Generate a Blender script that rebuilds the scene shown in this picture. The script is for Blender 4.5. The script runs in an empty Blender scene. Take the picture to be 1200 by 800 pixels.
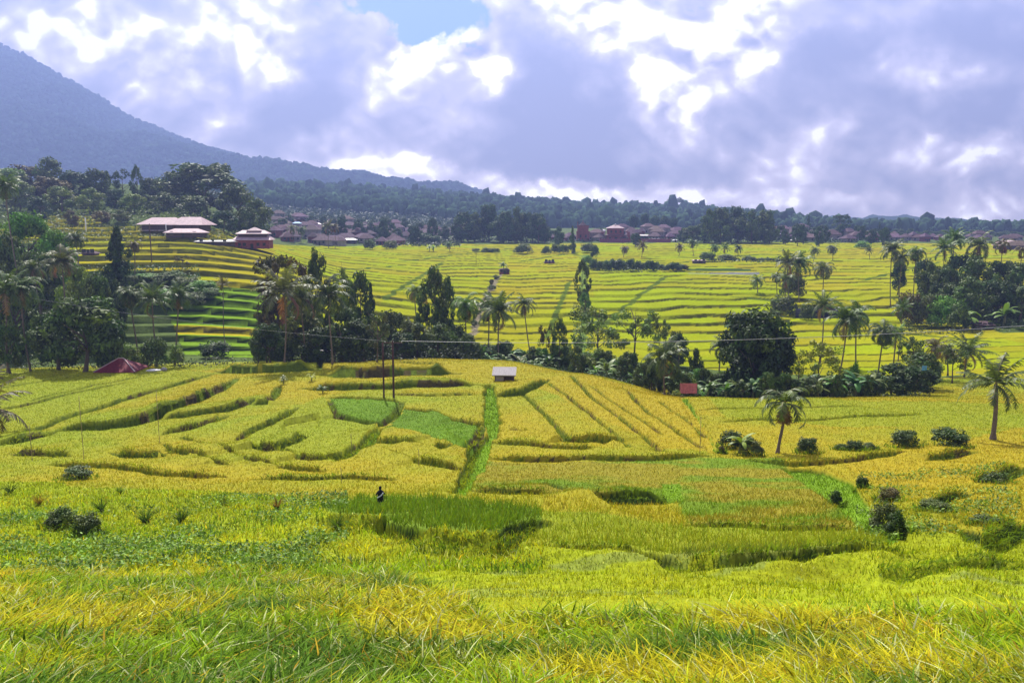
import bpy, math, random
import numpy as np
from mathutils import Vector
PI = math.pi
rng = np.random.default_rng(7)
random.seed(7)
HAZE, EXPO = 2.5e-4, 0.85
sc = bpy.context.scene
COL = sc.collection

# ------------------------------------------------------------------ camera model
F_PX = 940.0
PITCH = math.radians(8.35)
CP, SP = math.cos(PITCH), math.sin(PITCH)
cam_d = bpy.data.cameras.new('camera')
cam = bpy.data.objects.new('camera', cam_d); COL.objects.link(cam)
cam.location = (0, 0, 0); cam.rotation_euler = (PI / 2 - PITCH, 0, 0)
cam_d.sensor_fit = 'HORIZONTAL'; cam_d.sensor_width = 36.0; cam_d.lens = 36.0 * F_PX / 1200.0
cam_d.clip_start = 0.1; cam_d.clip_end = 30000
sc.camera = cam

# ------------------------------------------------------------------ the lie of the land
TD = [8, 12, 17, 24, 32, 42, 55, 70, 90, 110, 128, 140, 150, 165, 185, 205, 225, 260, 300, 350, 400, 450, 520, 600, 700, 850, 1100]
TC = {
 -300: [802, 738, 690, 662, 642, 606, 572, 541, 502, 468, 446, 436, 432, 428, 372, 345, 330, 305, 285, 262, 245, 232, 215, 205, 200, 205, 210],
 0:    [802, 738, 690, 662, 640, 604, 572, 541, 502, 468, 446, 436, 433, 428, 378, 345, 328, 303, 283, 264, 248, 236, 220, 212, 210, 215, 220],
 130:  [802, 738, 690, 662, 640, 604, 572, 541, 502, 468, 444, 434, 430, 420, 380, 346, 324, 301, 282, 263, 250, 239, 226, 216, 214, 220, 225],
 230:  [802, 738, 690, 662, 640, 604, 572, 540, 500, 466, 442, 432, 427, 416, 380, 344, 323, 301, 281, 259, 247, 238, 227, 220, 220, 224, 228],
 310:  [802, 738, 690, 661, 640, 604, 571, 540, 499, 464, 440, 429, 425, 416, 384, 350, 328, 310, 294, 288, 286, 283, 275, 262, 255, 249, 240],
 400:  [802, 738, 689, 660, 638, 600, 570, 538, 497, 462, 438, 426, 425, 430, 414, 398, 372, 343, 325, 311, 301, 293, 286, 275, 263, 258, 246],
 500:  [802, 738, 688, 659, 637, 597, 570, 538, 496, 461, 437, 424, 418, 430, 418, 408, 385, 358, 336, 319, 307, 297, 289, 282, 270, 264, 250],
 600:  [802, 738, 687, 658, 638, 600, 570, 538, 496, 462, 438, 424, 422, 433, 420, 404, 390, 362, 341, 322, 309, 300, 291, 284, 280, 274, 264],
 700:  [802, 738, 686, 658, 642, 606, 571, 536, 490, 456, 438, 442, 447, 440, 420, 404, 390, 362, 341, 322, 309, 300, 291, 284, 274, 270, 266],
 800:  [802, 738, 686, 658, 644, 610, 574, 536, 494, 465, 470, 466, 458, 446, 424, 406, 390, 362, 341, 322, 309, 300, 291, 284, 273, 268, 266],
 920:  [802, 738, 686, 658, 642, 612, 576, 538, 495, 467, 468, 462, 454, 440, 420, 402, 388, 360, 340, 322, 309, 300, 291, 284, 273, 268, 266],
 1060: [802, 738, 688, 660, 642, 610, 574, 536, 496, 468, 464, 456, 448, 436, 416, 400, 386, 360, 340, 322, 309, 300, 291, 285, 281, 275, 271],
 1200: [802, 738, 690, 662, 642, 606, 568, 532, 500, 474, 462, 450, 440, 426, 408, 394, 380, 362, 342, 322, 309, 300, 292, 286, 281, 276, 272],
 1500: [802, 738, 690, 662, 642, 606, 568, 532, 500, 474, 460, 450, 440, 426, 408, 394, 380, 362, 342, 322, 309, 300, 292, 286, 281, 276, 272],
}
LD = np.log(np.array(TD, float))
cs = np.array(sorted(TC), float)
tab = np.array([TC[int(c)] for c in cs], float)
CG = np.arange(-400, 1601, 10.0)
LG = np.arange(LD[0], LD[-1] + 0.02, 0.015)
tmp = np.array([np.interp(LG, LD, r) for r in tab])
T = np.array([np.interp(CG, cs, tmp[:, j]) for j in range(len(LG))]).T
def blur(a, n, ax):
    k = np.hanning(n + 2)[1:-1]; k /= k.sum(); h = n // 2
    p = np.pad(a, [(h, h) if i == ax else (0, 0) for i in range(2)], mode='edge')
    return np.apply_along_axis(lambda m: np.convolve(m, k, 'valid'), ax, p)
T = blur(blur(T, 5, 1), 7, 0)
def v_at(c, D):
    c = np.clip(np.asarray(c, float), -399, 1599); ld = np.clip(np.log(np.maximum(D, 8.0)), LG[0], LG[-1] - 1e-6)
    fi = (c - CG[0]) / 10.0; fj = (ld - LG[0]) / 0.015
    i = np.clip(fi.astype(int), 0, len(CG) - 2); j = np.clip(fj.astype(int), 0, len(LG) - 2)
    a = fi - i; b = fj - j
    return (T[i, j] * (1 - a) + T[i + 1, j] * a) * (1 - b) + (T[i, j + 1] * (1 - a) + T[i + 1, j + 1] * a) * b
def v2t(v):                                                        # downward slope of a picture row
    return np.tan(PITCH + np.arctan((np.asarray(v, float) - 400.0) / F_PX))
def top_cd(c, D):                                                  # smooth height of the land (crop tops) at bearing c, distance D
    D = np.asarray(D, float)
    z = -np.maximum(D, 8.0) * v2t(v_at(c, D))
    return z + np.maximum(8.0 - D, 0) * 0.33
def top_xy(x, y):
    return top_cd(600 + F_PX * x / np.maximum(y, 1.0), y)
def bearing(u, v):
    b = (v - 400.0) / F_PX
    return 600 + (u - 600.0) / (CP - b * SP)
_DG = np.exp(np.arange(math.log(8), math.log(1100), 0.004))
def unproj(u, v):                                                  # first land met along the sight line
    c = bearing(u, v); vs = v_at(np.full(_DG.shape, c), _DG)
    k = np.argmax(vs <= v) if (vs <= v).any() else len(_DG) - 1
    D = _DG[k]
    return (c - 600) / F_PX * D, D
def at(u, D, v=350):                                               # foot of something standing at distance D
    c = bearing(u, v); x = (c - 600) / F_PX * D
    return x, D, float(ground_z(np.array([x]), np.array([D]))[0])
def z_of(v, D): return -D * float(v2t(v))

# ------------------------------------------------------------------ noise
def _h(i, j, s):
    n = (i * 374761393 + j * 668265263 + s * 974711) & 0xffffffff
    n = ((n ^ (n >> 13)) * 1274126177) & 0xffffffff
    return ((n ^ (n >> 16)) & 0xffff) / 65535.0
def vnoise(x, y, s=0):
    xi = np.floor(x).astype(np.int64); yi = np.floor(y).astype(np.int64)
    fx = x - xi; fy = y - yi; fx = fx * fx * (3 - 2 * fx); fy = fy * fy * (3 - 2 * fy)
    return (_h(xi, yi, s) * (1 - fx) + _h(xi + 1, yi, s) * fx) * (1 - fy) + (_h(xi, yi + 1, s) * (1 - fx) + _h(xi + 1, yi + 1, s) * fx) * fy
def fbm(x, y, s=0, o=3):
    r = 0; a = 0.5; t = 0
    for k in range(o):
        r = r + a * vnoise(x * 2 ** k, y * 2 ** k, s + 17 * k); t += a; a *= 0.55
    return r / t
def sst(a, b, x):
    t = np.clip((x - a) / (b - a), 0, 1); return t * t * (3 - 2 * t)

# ------------------------------------------------------------------ terraces of the plain
def mkedges(lo, hi, w0, w1, seed):
    r = np.random.default_rng(seed); e = [lo]
    while e[-1] < hi:
        e.append(e[-1] + r.uniform(w0, w1) * (0.8 + 0.5 * (e[-1] - lo) / (hi - lo)))
    return np.array(e)
BLOCKS = [mkedges(100, 700, 5.2, 7.4, 1), mkedges(100, 700, 9, 17, 2), mkedges(100, 700, 9, 15, 3), mkedges(100, 700, 9, 17, 4), mkedges(100, 700, 9, 16, 5)]
BLOCKS[0] = np.concatenate([np.arange(150, 214, 6.1), np.arange(214, 720, 15.0)])
def block_id(c, D):
    w = 10 * (fbm(D / 30.0, c * 0 + 3.3, 5) - 0.5)
    b1 = 322 + w + np.clip(D - 300, 0, 200) * 0.1
    b2 = np.interp(D, [180, 230, 370, 600], [540, 556, 592, 612]) + w * 0.6
    b3 = 683 + w
    b4 = np.interp(D, [180, 330, 380, 600], [930, 930, 860, 860]) + w
    return (c > b1).astype(int) + (c > b2) + (c > b3) + (c > b4)
def terraces(x, y):
    c = 600 + F_PX * x / np.maximum(y, 1.0)
    zs = top_cd(c, y); z = zs.copy()
    lev = np.zeros(x.shape); ris = np.zeros(x.shape); plot = np.zeros(x.shape)
    on = (y > 152) & (y < 640)
    b = block_id(c, y)
    for k, E in enumerate(BLOCKS):
        m = on & (b == k)
        if not m.any(): continue
        xx, yy, cc = x[m], y[m], c[m]
        amp = np.interp(yy, [150, 250, 600], [5, 14, 22]) * (0.35 if k == 0 else 1.0)
        q = yy + amp * (fbm(xx / 38.0, yy / 160.0 + k * 3.7, 11 + k, 4) - 0.5) * 2 + (0.05 * xx if k == 3 else 0)
        i = np.clip(np.searchsorted(E, q) - 1, 1, len(E) - 2)
        # here and there a bund stops, so that two treads run together
        lo, hi, pl = E[i], E[i + 1], E[i - 1]
        mid = yy - (q - (lo + hi) / 2); midp = yy - (q - (pl + lo) / 2)
        zl = top_cd(cc, mid); zp = top_cd(cc, midp)
        r = np.where(yy < 216, 0.5, 1.2)
        t = sst(0, 1, (q - lo) / r)
        zz = zp + (zl - zp) * t + 0.12 * sst(2.2, 0.8, q - lo) * t
        lev[m] = i + 100 * k + 37 * np.floor(vnoise(xx / 60 + 7.7 * i, xx * 0 + i, 3) * 3)
        pl_ = vnoise(xx / 16.0 + 5.1 * i, xx * 0 + i * 1.7, 77 + k); rw = r * (.25 + 1.0 * pl_) if k else r * 1.0
        ris[m] = (1 - sst(rw * 0.8, rw * 1.25, q - lo)) * (sst(.15, .5, pl_) if k else 1)
        plot[m] = (_h((np.floor((xx + 31 * _h(i, i * 0, 5)) / (28 + 30 * _h(i, i * 0, 6)))).astype(np.int64), i.astype(np.int64), 9))
        z[m] = zz
    fade = sst(152, 158, y) * (1 - sst(600, 640, y))
    z = zs + (z - zs) * fade
    return z, zs, c, lev, ris * fade, plot

# ------------------------------------------------------------------ bunds and plots of the near hillside (traced, then laid on the land)
LINES = [  # (points, half gap in m, lip in m)
 ([(0,480),(43,472),(93,460),(143,448)], .25, .1), ([(0,517),(50,500),(83,488),(117,478),(150,468),(200,452),(250,437)], .35, .25),
 ([(0,455),(60,446),(110,438)], .2, .05), ([(40,470),(110,452),(180,438)], .15, .05),
 ([(60,506),(90,503),(110,502),(133,500),(150,498),(173,492),(190,485),(213,475),(243,463),(260,455),(277,442)], .55, .8),
 ([(193,490),(213,487),(240,483),(263,481),(283,475),(293,471)], .5, .5), ([(297,473),(310,473),(320,465),(326,452)], .4, .4),
 ([(193,508),(213,505),(233,500),(253,492),(262,487)], .45, .4), ([(277,515),(290,507),(313,497),(333,488),(345,478)], .3, .3),
 ([(283,518),(300,525),(320,528),(333,523),(347,517),(360,508)], .4, .5), ([(323,528),(350,538),(383,541),(400,540)], .3, .3),
 ([(137,533),(147,535),(180,537),(197,532)], .4, .5), ([(190,520),(200,528),(233,537),(262,546)], .3, .3),
 ([(0,522),(23,518),(60,508)], .4, .5), ([(15,533),(45,533),(80,536)], .3, .4), ([(213,513),(253,525),(290,540),(330,548),(380,552)], .22, .25),
 ([(60,545),(140,548),(200,556),(262,558)], .25, .3), ([(300,560),(360,563),(420,560),(460,562)], .22, .25),
 ([(255,434),(300,435),(340,434),(372,434)], .9, 1.2), ([(355,454),(420,456),(480,453),(560,451)], .5, .7),
 ([(378,440),(430,440),(490,438),(532,438)], 1.2, 1.2), ([(374,417),(374,432)], .4, 0), ([(420,426),(470,424),(520,427)], .2, .2),
 ([(385,466),(436,468),(470,472)], .3, .1), ([(470,472),(459,490),(444,498),(395,490),(385,470)], .35, .3),
 ([(474,477),(511,484),(562,500)], .25, .1), ([(562,500),(560,520),(549,533),(519,522),(451,503)], .45, .6),
 ([(395,542),(417,531),(444,505)], .5, .3), ([(421,524),(462,536),(489,545),(537,552)], .3, .35),
 ([(440,518),(477,524),(507,531),(526,529)], .3, .35), ([(504,481),(530,492),(567,498)], .3, .2),
 ([(565,512),(553,535),(549,548),(540,565)], .5, .2), ([(456,462),(500,464),(560,462)], .18, .2),
 ([(580,465),(605,463),(625,455),(642,446)], .35, .6), ([(612,462),(639,488),(665,516)], .28, .1),
 ([(642,449),(676,475),(702,496),(736,529)], .22, .1), ([(669,441),(695,469),(729,494),(774,529)], .25, .1),
 ([(729,454),(759,484),(800,511),(822,525)], .25, .1), ([(774,471),(800,490),(825,508)], .2, .1), ([(690,452),(730,480),(775,510)], .1, .05),
 ([(601,503),(630,508),(657,516),(720,520),(775,531)], .35, .45), ([(571,537),(640,538),(700,539),(762,539),(830,535)], .3, .35),
 ([(575,520),(620,524),(700,528)], .2, .3), ([(640,570),(655,578),(690,587),(740,587),(782,586)], .8, 1.0),
 ([(552,576),(600,582),(640,583)], .3, .3),
 ([(385,606),(430,613),(480,625),(530,632),(588,637)], .8, .45), ([(588,637),(604,622),(628,612)], .6, .3),
 ([(640,640),(720,645),(800,652),(920,650),(1010,645),(1080,648)], .6, .4), ([(811,616),(900,621),(1000,623)], .25, .35),
 ([(1150,565),(1170,560),(1200,548)], .5, .5), ([(1085,598),(1105,585),(1130,578)], .4, .4), ([(1128,625),(1145,640),(1170,632),(1200,612)], .5, .6),
 ([(1090,540),(1110,535),(1140,528)], .4, .5), ([(880,540),(930,545),(1000,540),(1060,532)], .25, .3), ([(850,495),(950,492),(1080,485)], .08, .1),
 ([(1100,612),(1115,616),(1130,614)], .5, .6), ([(820,480),(920,478),(1020,476)], .05, .08), ([(1040,660),(1120,655),(1200,650)], .3, .3),
]
POLYS = [  # (class, colour kind, points)
 ('green', 'green', [(385,466),(436,468),(470,472),(459,490),(444,498),(395,490)]),
 ('green', 'green', [(474,477),(511,484),(562,501),(560,520),(549,533),(519,522),(451,503)]),
 ('path', 'path', [(567,452),(579,452),(588,494),(584,509),(575,527),(567,550),(545,582),(525,580),(549,550),(554,527),(571,509),(567,497)]),
 ('olive', 'olive', [(571,541),(700,541),(913,536),(934,560),(962,574),(1004,612),(997,623),(811,616),(797,598),(797,584),(770,590),(640,584),(552,578)]),
 ('path', 'path', [(775,568),(797,568),(802,588),(778,590)]),
 ('path', 'path', [(912,546),(965,550),(1000,565),(1012,585),(1030,605),(1075,640),(1050,645),(1010,627),(985,600),(955,577)]),
 ('path', 'path', [(797,466),(806,466),(826,500),(842,530),(832,532),(815,505)]),
 ('soil', 'soil', [(330,499),(338,489),(373,487),(376,497),(362,508),(334,509)]),
 ('path', 'path', [(444,500),(452,504),(424,532),(398,544),(392,541),(415,530)]),
 ('rice', 'ygreen', [(0,433),(180,433),(262,435),(200,455),(120,478),(50,500),(0,517)]),
 ('rice', 'ygreen', [(183,418),(372,418),(372,433),(183,433)]),
 ('rice', 'gold', [(376,416),(560,418),(700,440),(640,444),(600,462),(580,450),(376,434)]),
 ('rice', 'ygreen', [(333,478),(380,465),(395,490),(444,500),(395,545),(320,530),(283,518)]),
 ('rice', 'orange', [(610,445),(690,440),(800,466),(826,500),(840,530),(780,528)]),
 ('rice', 'ygreen', [(830,466),(1200,472),(1200,500),(1000,500),(850,490)]),
 ('rice', 'orange', [(990,545),(1060,530),(1200,500),(1200,560),(1110,570),(1030,570)]),
 ('rice', 'ygreen', [(620,600),(800,618),(1000,626),(1060,648),(800,652),(640,640)]),
 ('rice', 'gold', [(640,588),(780,590),(811,616),(628,600)]),
 ('hedge', 'deep', [(380,590),(440,581),(560,588),(632,600),(634,616),(612,640),(590,652),(530,646),(480,638),(430,626),(380,616)]),
]
def in_poly(u, v, P):
    r = np.zeros(u.shape, bool); n = len(P)
    for i in range(n):
        x0, y0 = P[i]; x1, y1 = P[(i + 1) % n]
        if y0 == y1: continue
        m = ((v > y0) != (v > y1)) & (u < (x1 - x0) * (v - y0) / (y1 - y0) + x0)
        r ^= m
    return r
_L = []
for pts, w, lip in LINES:
    dense = []
    for a, b in zip(pts, pts[1:]):
        n = max(1, int(math.dist(a, b) / 18))
        dense += [(a[0] + (b[0] - a[0]) * k / n, a[1] + (b[1] - a[1]) * k / n) for k in range(n)]
    dense.append(pts[-1])
    _L.append((np.array([unproj(*p) for p in dense]), w, lip))
def bunds(x, y):                                                   # gap: 1 on a bund, 0 inside a plot; lift of the land just above a bund
    gap = np.zeros(x.shape); lift = np.zeros(x.shape)
    wob = (fbm(x / 1.6, y / 1.6, 41, 2) - 0.5) * 0.7
    for P, w, lip in _L:
        x0, y0 = P.min(0) - 9; x1, y1 = P.max(0) + 9
        m = (x > x0) & (x < x1) & (y > y0) & (y < y1)
        if not m.any(): continue
        xx, yy = x[m], y[m]; best = np.full(xx.shape, 1e9); side = np.zeros(xx.shape); tt = np.zeros(xx.shape)
        ns = len(P) - 1
        for k in range(ns):
            ax, ay = P[k]; bx, by = P[k + 1]; dx, dy = bx - ax, by - ay; L2 = dx * dx + dy * dy + 1e-9
            t = np.clip(((xx - ax) * dx + (yy - ay) * dy) / L2, 0, 1)
            d = np.hypot(xx - ax - t * dx, yy - ay - t * dy)
            cr = dx * (yy - ay) - dy * (xx - ax)
            if abs(dx) >= abs(dy): up = cr * (1 if dx > 0 else -1) > 0
            else: up = cr * (1 if dy > 0 else -1) > 0
            n = d < best
            best = np.where(n, d, best); side = np.where(n, np.where(up, 1.0, -1.0), side); tt = np.where(n, (k + t) / ns, tt)
        ww = w * (0.75 + 0.5 * vnoise(tt * ns * 1.3, tt * 0 + w, 9)) + wob[m] * min(w, .6)
        # the gap sits on the lower side of the line, so the front of the upper crop shows
        dd = best + np.where(side > 0, w * 0.5, -w * 0.2)
        ln_ = np.hypot(*(P[-1] - P[0]))
        g = (.6 + .4 * min(1, ln_ / 16)) * (1 - sst(ww, ww + 0.22, dd)) * (0.55 + .45 * sst(0, .08, tt) * (1 - sst(.92, 1, tt)))
        gap[m] = np.maximum(gap[m], g)
        taper = sst(0, .14, tt) * (1 - sst(.86, 1, tt)); lp = 1.35 * lip * np.clip(yy / 95.0, .3, 1)
        lift[m] += np.where(side > 0, lp * np.exp(-best / 4.0), -0.25 * lp * np.exp(-best / 3.0)) * taper * (.7 + .6 * vnoise(xx / 2, yy / 2, 3))
    return gap, lift

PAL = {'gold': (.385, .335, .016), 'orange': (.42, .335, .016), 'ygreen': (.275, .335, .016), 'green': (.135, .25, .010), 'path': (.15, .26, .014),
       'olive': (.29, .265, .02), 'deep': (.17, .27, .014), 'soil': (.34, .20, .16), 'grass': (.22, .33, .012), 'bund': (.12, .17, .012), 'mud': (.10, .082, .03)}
CLS = {'ground': 0, 'rice': 1, 'green': 2, 'olive': 3, 'hedge': 4, 'far': 5}
NEAR_END = 33.0
def land(x, y):
    """height, colour and class for every point of the land"""
    z, zs, c, lev, ris, plot = terraces(x, y)
    vs = v_at(c, y); kk = CP - (vs - 400) / F_PX * SP
    u = 600 + (c - 600) * kk
    n1 = fbm(x / 7, y / 7, 1); n2 = fbm(x / 1.3, y / 1.3, 2); n3 = fbm(x / 30, y / 30, 4)
    col = np.zeros(x.shape + (3,)); cls = np.zeros(x.shape, int)
    A = lambda k: np.array(PAL[k])
    def setc(m, colr, cl=None):
        col[m] = colr
        if cl is not None: cls[m] = CLS[cl]
    # near hillside
    near = (y < 153)
    gap, lift = np.zeros(x.shape), np.zeros(x.shape)
    nm = (y > 20) & (y < 160)
    gap[nm], lift[nm] = bunds(x[nm], y[nm])
    t = np.clip((n1 - 0.25) * 1.6 + (n3 - 0.5) * 1.6, 0, 1)[:, None]
    base = A('gold') * (1 - t) + A('ygreen') * t
    setc(near, base[near], 'rice')
    un, vn = u[near], vs[near]
    idx = np.nonzero(near)[0]
    low = np.zeros(x.shape, bool); lowp = np.zeros(x.shape)
    jit = (n2 - 0.5) * 9
    for cl, kind, P in POLYS:
        m = in_poly(un + jit[near], vn + jit[near] * .5, P)
        ii = idx[m]
        v_ = (0.85 + 0.3 * n1[ii])[:, None]
        col[ii] = A(kind) * v_ if cl != 'rice' else A(kind) * 0.75 + base[ii] * 0.25
        if cl in ('path', 'soil'):
            cls[ii] = 0; lowp[ii] = 1.0 if P[0][0] < 600 else (.05 if P[0][0] == 775 else .5)
        else: cls[ii] = CLS[cl]
    # olive crop goes from ripe brown to green in patches
    m = cls == CLS['olive']; tt = sst(.45, .7, fbm(x / 5 + 9, y / 3, 6))[:, None]
    col[m] = (A('olive') * (1 - tt) + A('deep') * tt)[m]
    # left foot of the hill: rough mixed growth; the near bank: grass
    thr = np.interp(u, [0, 330, 376, 384, 430, 480, 530, 588, 604, 628, 720, 920, 1030, 1060, 1130, 1200], [566, 582, 590, 599, 606, 618, 625, 631, 634, 641, 647, 652, 648, 628, 640, 622]) + np.where((u > 380) & (u < 1040), 4, 26) * (n1 - .5)
    wid_ = np.interp(u, [0, 378, 386, 1000, 1050, 1200], [50, 45, 4, 6, 40, 50])
    rough = near & (vs > thr)
    col[rough] = (A('grass') * (0.8 + 0.5 * n1[:, None]) * (1 - 0.35 * n2[:, None]) + np.array([.10, .03, 0]) * n3[:, None])[rough]; cls[rough] = 0
    lowf = np.where(rough, sst(0, 1, (vs - thr) / wid_), 0)
    nb = rough & (y < 27) & ((vs > 690) | (u < 430 + (vs - 640) * 3)); col[nb] = (np.array([.05, .085, .012]) * (.6 + .8 * n2[:, None]))[nb]  # ground beneath the long grass darkened: shade between blades put into the colour
    brn = near & (vs > 645) & (sst(.58, .72, fbm(x / 4, y / 1.5, 8)) > .5) & (y > 21)
    col[brn] = A('mud') * .9 + A('grass') * .55
    low &= near
    h = 0.75 * (1 - gap) * (1 - lowp) * near * (1 - lowf)
    zz = z - 0.75 * near + h + lift * (y > 20)
    bump = np.where(y < 30, 0.35 * (n1 - .5) + .25 * (n2 - .5), 0) + np.where(near & (y >= 30), 0.12 * (n2 - .5) + .45 * (n1 - .5) + 0.05 * rng.random(x.shape) * (~low), 0)
    zz = zz + bump
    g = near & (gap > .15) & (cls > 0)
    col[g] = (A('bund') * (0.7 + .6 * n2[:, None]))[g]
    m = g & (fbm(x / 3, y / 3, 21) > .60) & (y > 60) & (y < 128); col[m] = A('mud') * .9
    m = g & (y <= 60); col[m] = (np.array([.05, .085, .012]) * (.5 + n2[:, None]))[m]  # near plot fronts: shade of the camera-facing face painted in as dark green
    cls[near & (gap > .55)] = 0
    # plain beyond
    far = ~near
    r = (np.sin(lev * 12.9898) * 43758.5453) % 1.0
    b = block_id(c, y)
    bias = np.choose(b, [0.1, 0.62, 0.32, 0.72, 0.42])
    bias = np.where((b == 0) & (y < 214), 0.95, bias)
    tt = np.clip(bias + (r - .5) * .35 + (plot - .5) * .75 + (n3 - .5) * .9, 0, 1)[:, None]
    base = (A('gold') * .80) * (1 - tt) + np.array([.23, .285, .006]) * tt
    base = base * (0.86 + 0.30 * n1[:, None] + .14 * (plot[:, None] - .3))
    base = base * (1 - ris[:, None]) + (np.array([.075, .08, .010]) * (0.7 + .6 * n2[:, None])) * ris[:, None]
    for (ca, da, cb, db, wl) in ((450, 262, 520, 400, 1.0), (705, 232, 780, 345, 1.0), (860, 285, 1010, 262, 1.1), (612, 415, 676, 480, 1.2), (400, 330, 470, 372, 1.1), (1010, 330, 1100, 410, 1.2), (760, 390, 900, 470, 1.4), (640, 215, 668, 330, .9), (470, 395, 600, 520, 1.3), (1080, 215, 1180, 196, 1.0)):
        ax, ay, bx, by = (ca - 600) / F_PX * da, da, (cb - 600) / F_PX * db, db; dx, dy = bx - ax, by - ay
        t_ = np.clip(((x - ax) * dx + (y - ay) * dy) / (dx * dx + dy * dy), 0, 1); dd_ = np.hypot(x - ax - t_ * dx, y - ay - t_ * dy) + 1.6 * (n2 - .5)
        m = far & (dd_ < wl); base[m] = (np.array([.09, .13, .015]) * (.6 + .8 * n2[:, None]))[m]
    st = far & (b == 0) & (y < 214)
    base[st] = (np.array([.16, .27, .02]) * (1 - ris[:, None]) + np.array([.012, .018, .006]) * ris[:, None])[st]  # steep risers near black: the shade on the banks is put into the colour
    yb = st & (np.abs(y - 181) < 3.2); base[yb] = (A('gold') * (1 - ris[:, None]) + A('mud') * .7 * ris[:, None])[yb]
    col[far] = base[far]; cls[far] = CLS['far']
    zz = np.where(far, zz + 0.10 * (n2 - .5) * (1 - ris) + .15 * (n1 - .5), zz)
    # gully, wooded slopes and village ground are not cropped
    gully = far & (y < 152 + np.interp(c, [-300, 0, 300, 340, 450, 560, 700, 800, 900, 1020, 1060, 1100, 1500], [25, 25, 8, 35, 38, 32, 34, 26, 14, 8, 2, 2, 2]) + 8 * (n3 - .5))
    wood = far & ((y > np.interp(c, [-300, 60, 130, 240, 300, 340, 500, 700, 1000, 1500], [300, 335, 352, 335, 385, 440, 560, 590, 600, 620]) + 18 * (n3 - .5)) | ((c < 60) & (y < 300)) | ((c < 215 - (y - 160) * .6) & (y < 232)) | ((c > np.interp(y, [200, 225, 250, 300], [1210, 1150, 1080, 1150])) & (y > 212) & (y < 262)))
    terr = (c > 55) & (c < 125) & (y > 345) & (y < 385); wood &= ~terr
    o = gully | wood
    col[o] = (np.array([.075, .11, .022]) * (0.6 + .9 * n2[:, None]))[o]; cls[o] = 0
    # earth path with rough grass between the two middle blocks, green strip beside the slim tree
    pb = far & (np.abs(c - np.interp(y, [180, 230, 370, 600], [540, 556, 592, 612]) - 5 * (n1 - .5)) < np.interp(y, [200, 300, 400], [4.5, 3.2, 1.2]) * (.4 + 1.2 * n2)) & (y > 205) & (y < 380)
    col[pb] = (np.array([.20, .17, .10]) * (0.5 + n2[:, None]))[pb]; cls[pb] = 0
    gs = far & (np.abs(c - 684 - 8 * (n1 - .5)) < 4 + 5 * (n2 - .5)) & (y > 190) & (y < 460); col[gs] = (np.array([.13, .20, .02]) * (0.6 + .7 * n2[:, None]))[gs]; cls[gs] = 0
    gc = far & (c > 806) & (c < 890) & (y > 353) & (y < 358); col[gc] = (.20, .21, .19); cls[gc] = 0
    gp = far & (c > 934) & (c < 984) & (y > 244) & (y < 262); col[gp] = (.02, .022, .03); cls[gp] = 0
    gd = far & (c > 804) & (c < 880) & (y > 366) & (y < 376); col[gd] = (.05, .09, .02)
    return zz, np.clip(col, 0, 1), cls, u, vs
def ground_z(x, y):
    x = np.atleast_1d(np.asarray(x, float)); y = np.atleast_1d(np.asarray(y, float))
    z = land(x, y)[0]
    return z

# ------------------------------------------------------------------ mesh helpers
def fast_mesh(name, V, Fq, col=None, smooth=False):
    me = bpy.data.meshes.new(name)
    V = np.ascontiguousarray(V, np.float32); Fq = np.ascontiguousarray(Fq, np.int32); k = Fq.shape[1]
    me.vertices.add(len(V)); me.vertices.foreach_set('co', V.ravel())
    me.loops.add(Fq.size); me.loops.foreach_set('vertex_index', Fq.ravel())
    me.polygons.add(len(Fq)); me.polygons.foreach_set('loop_start', np.arange(0, Fq.size, k, dtype=np.int32))
    if smooth: me.polygons.foreach_set('use_smooth', np.ones(len(Fq), bool))
    me.update(calc_edges=True)
    if col is not None:
        a = me.color_attributes.new('Col', 'FLOAT_COLOR', 'POINT')
        c4 = np.ones((len(V), 4), np.float32); c4[:, :3] = col; a.data.foreach_set('color', c4.ravel())
    return me
def link(name, me, mat, parent=None, loc=(0, 0, 0)):
    o = bpy.data.objects.new(name, me); COL.objects.link(o)
    if mat is not None and me is not None and not me.materials: me.materials.append(mat)
    o.location = loc
    if parent is not None: o.parent = parent
    return o
def empty(name, loc, rz=0):
    o = bpy.data.objects.new(name, None); COL.objects.link(o); o.location = loc; o.rotation_euler = (0, 0, rz); o.empty_display_size = .3
    return o
def tag(o, label=None, cat=None, group=None, kind=None):
    for k, v in (('label', label), ('category', cat), ('group', group), ('kind', kind)):
        if v: o[k] = v
    return o
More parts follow.
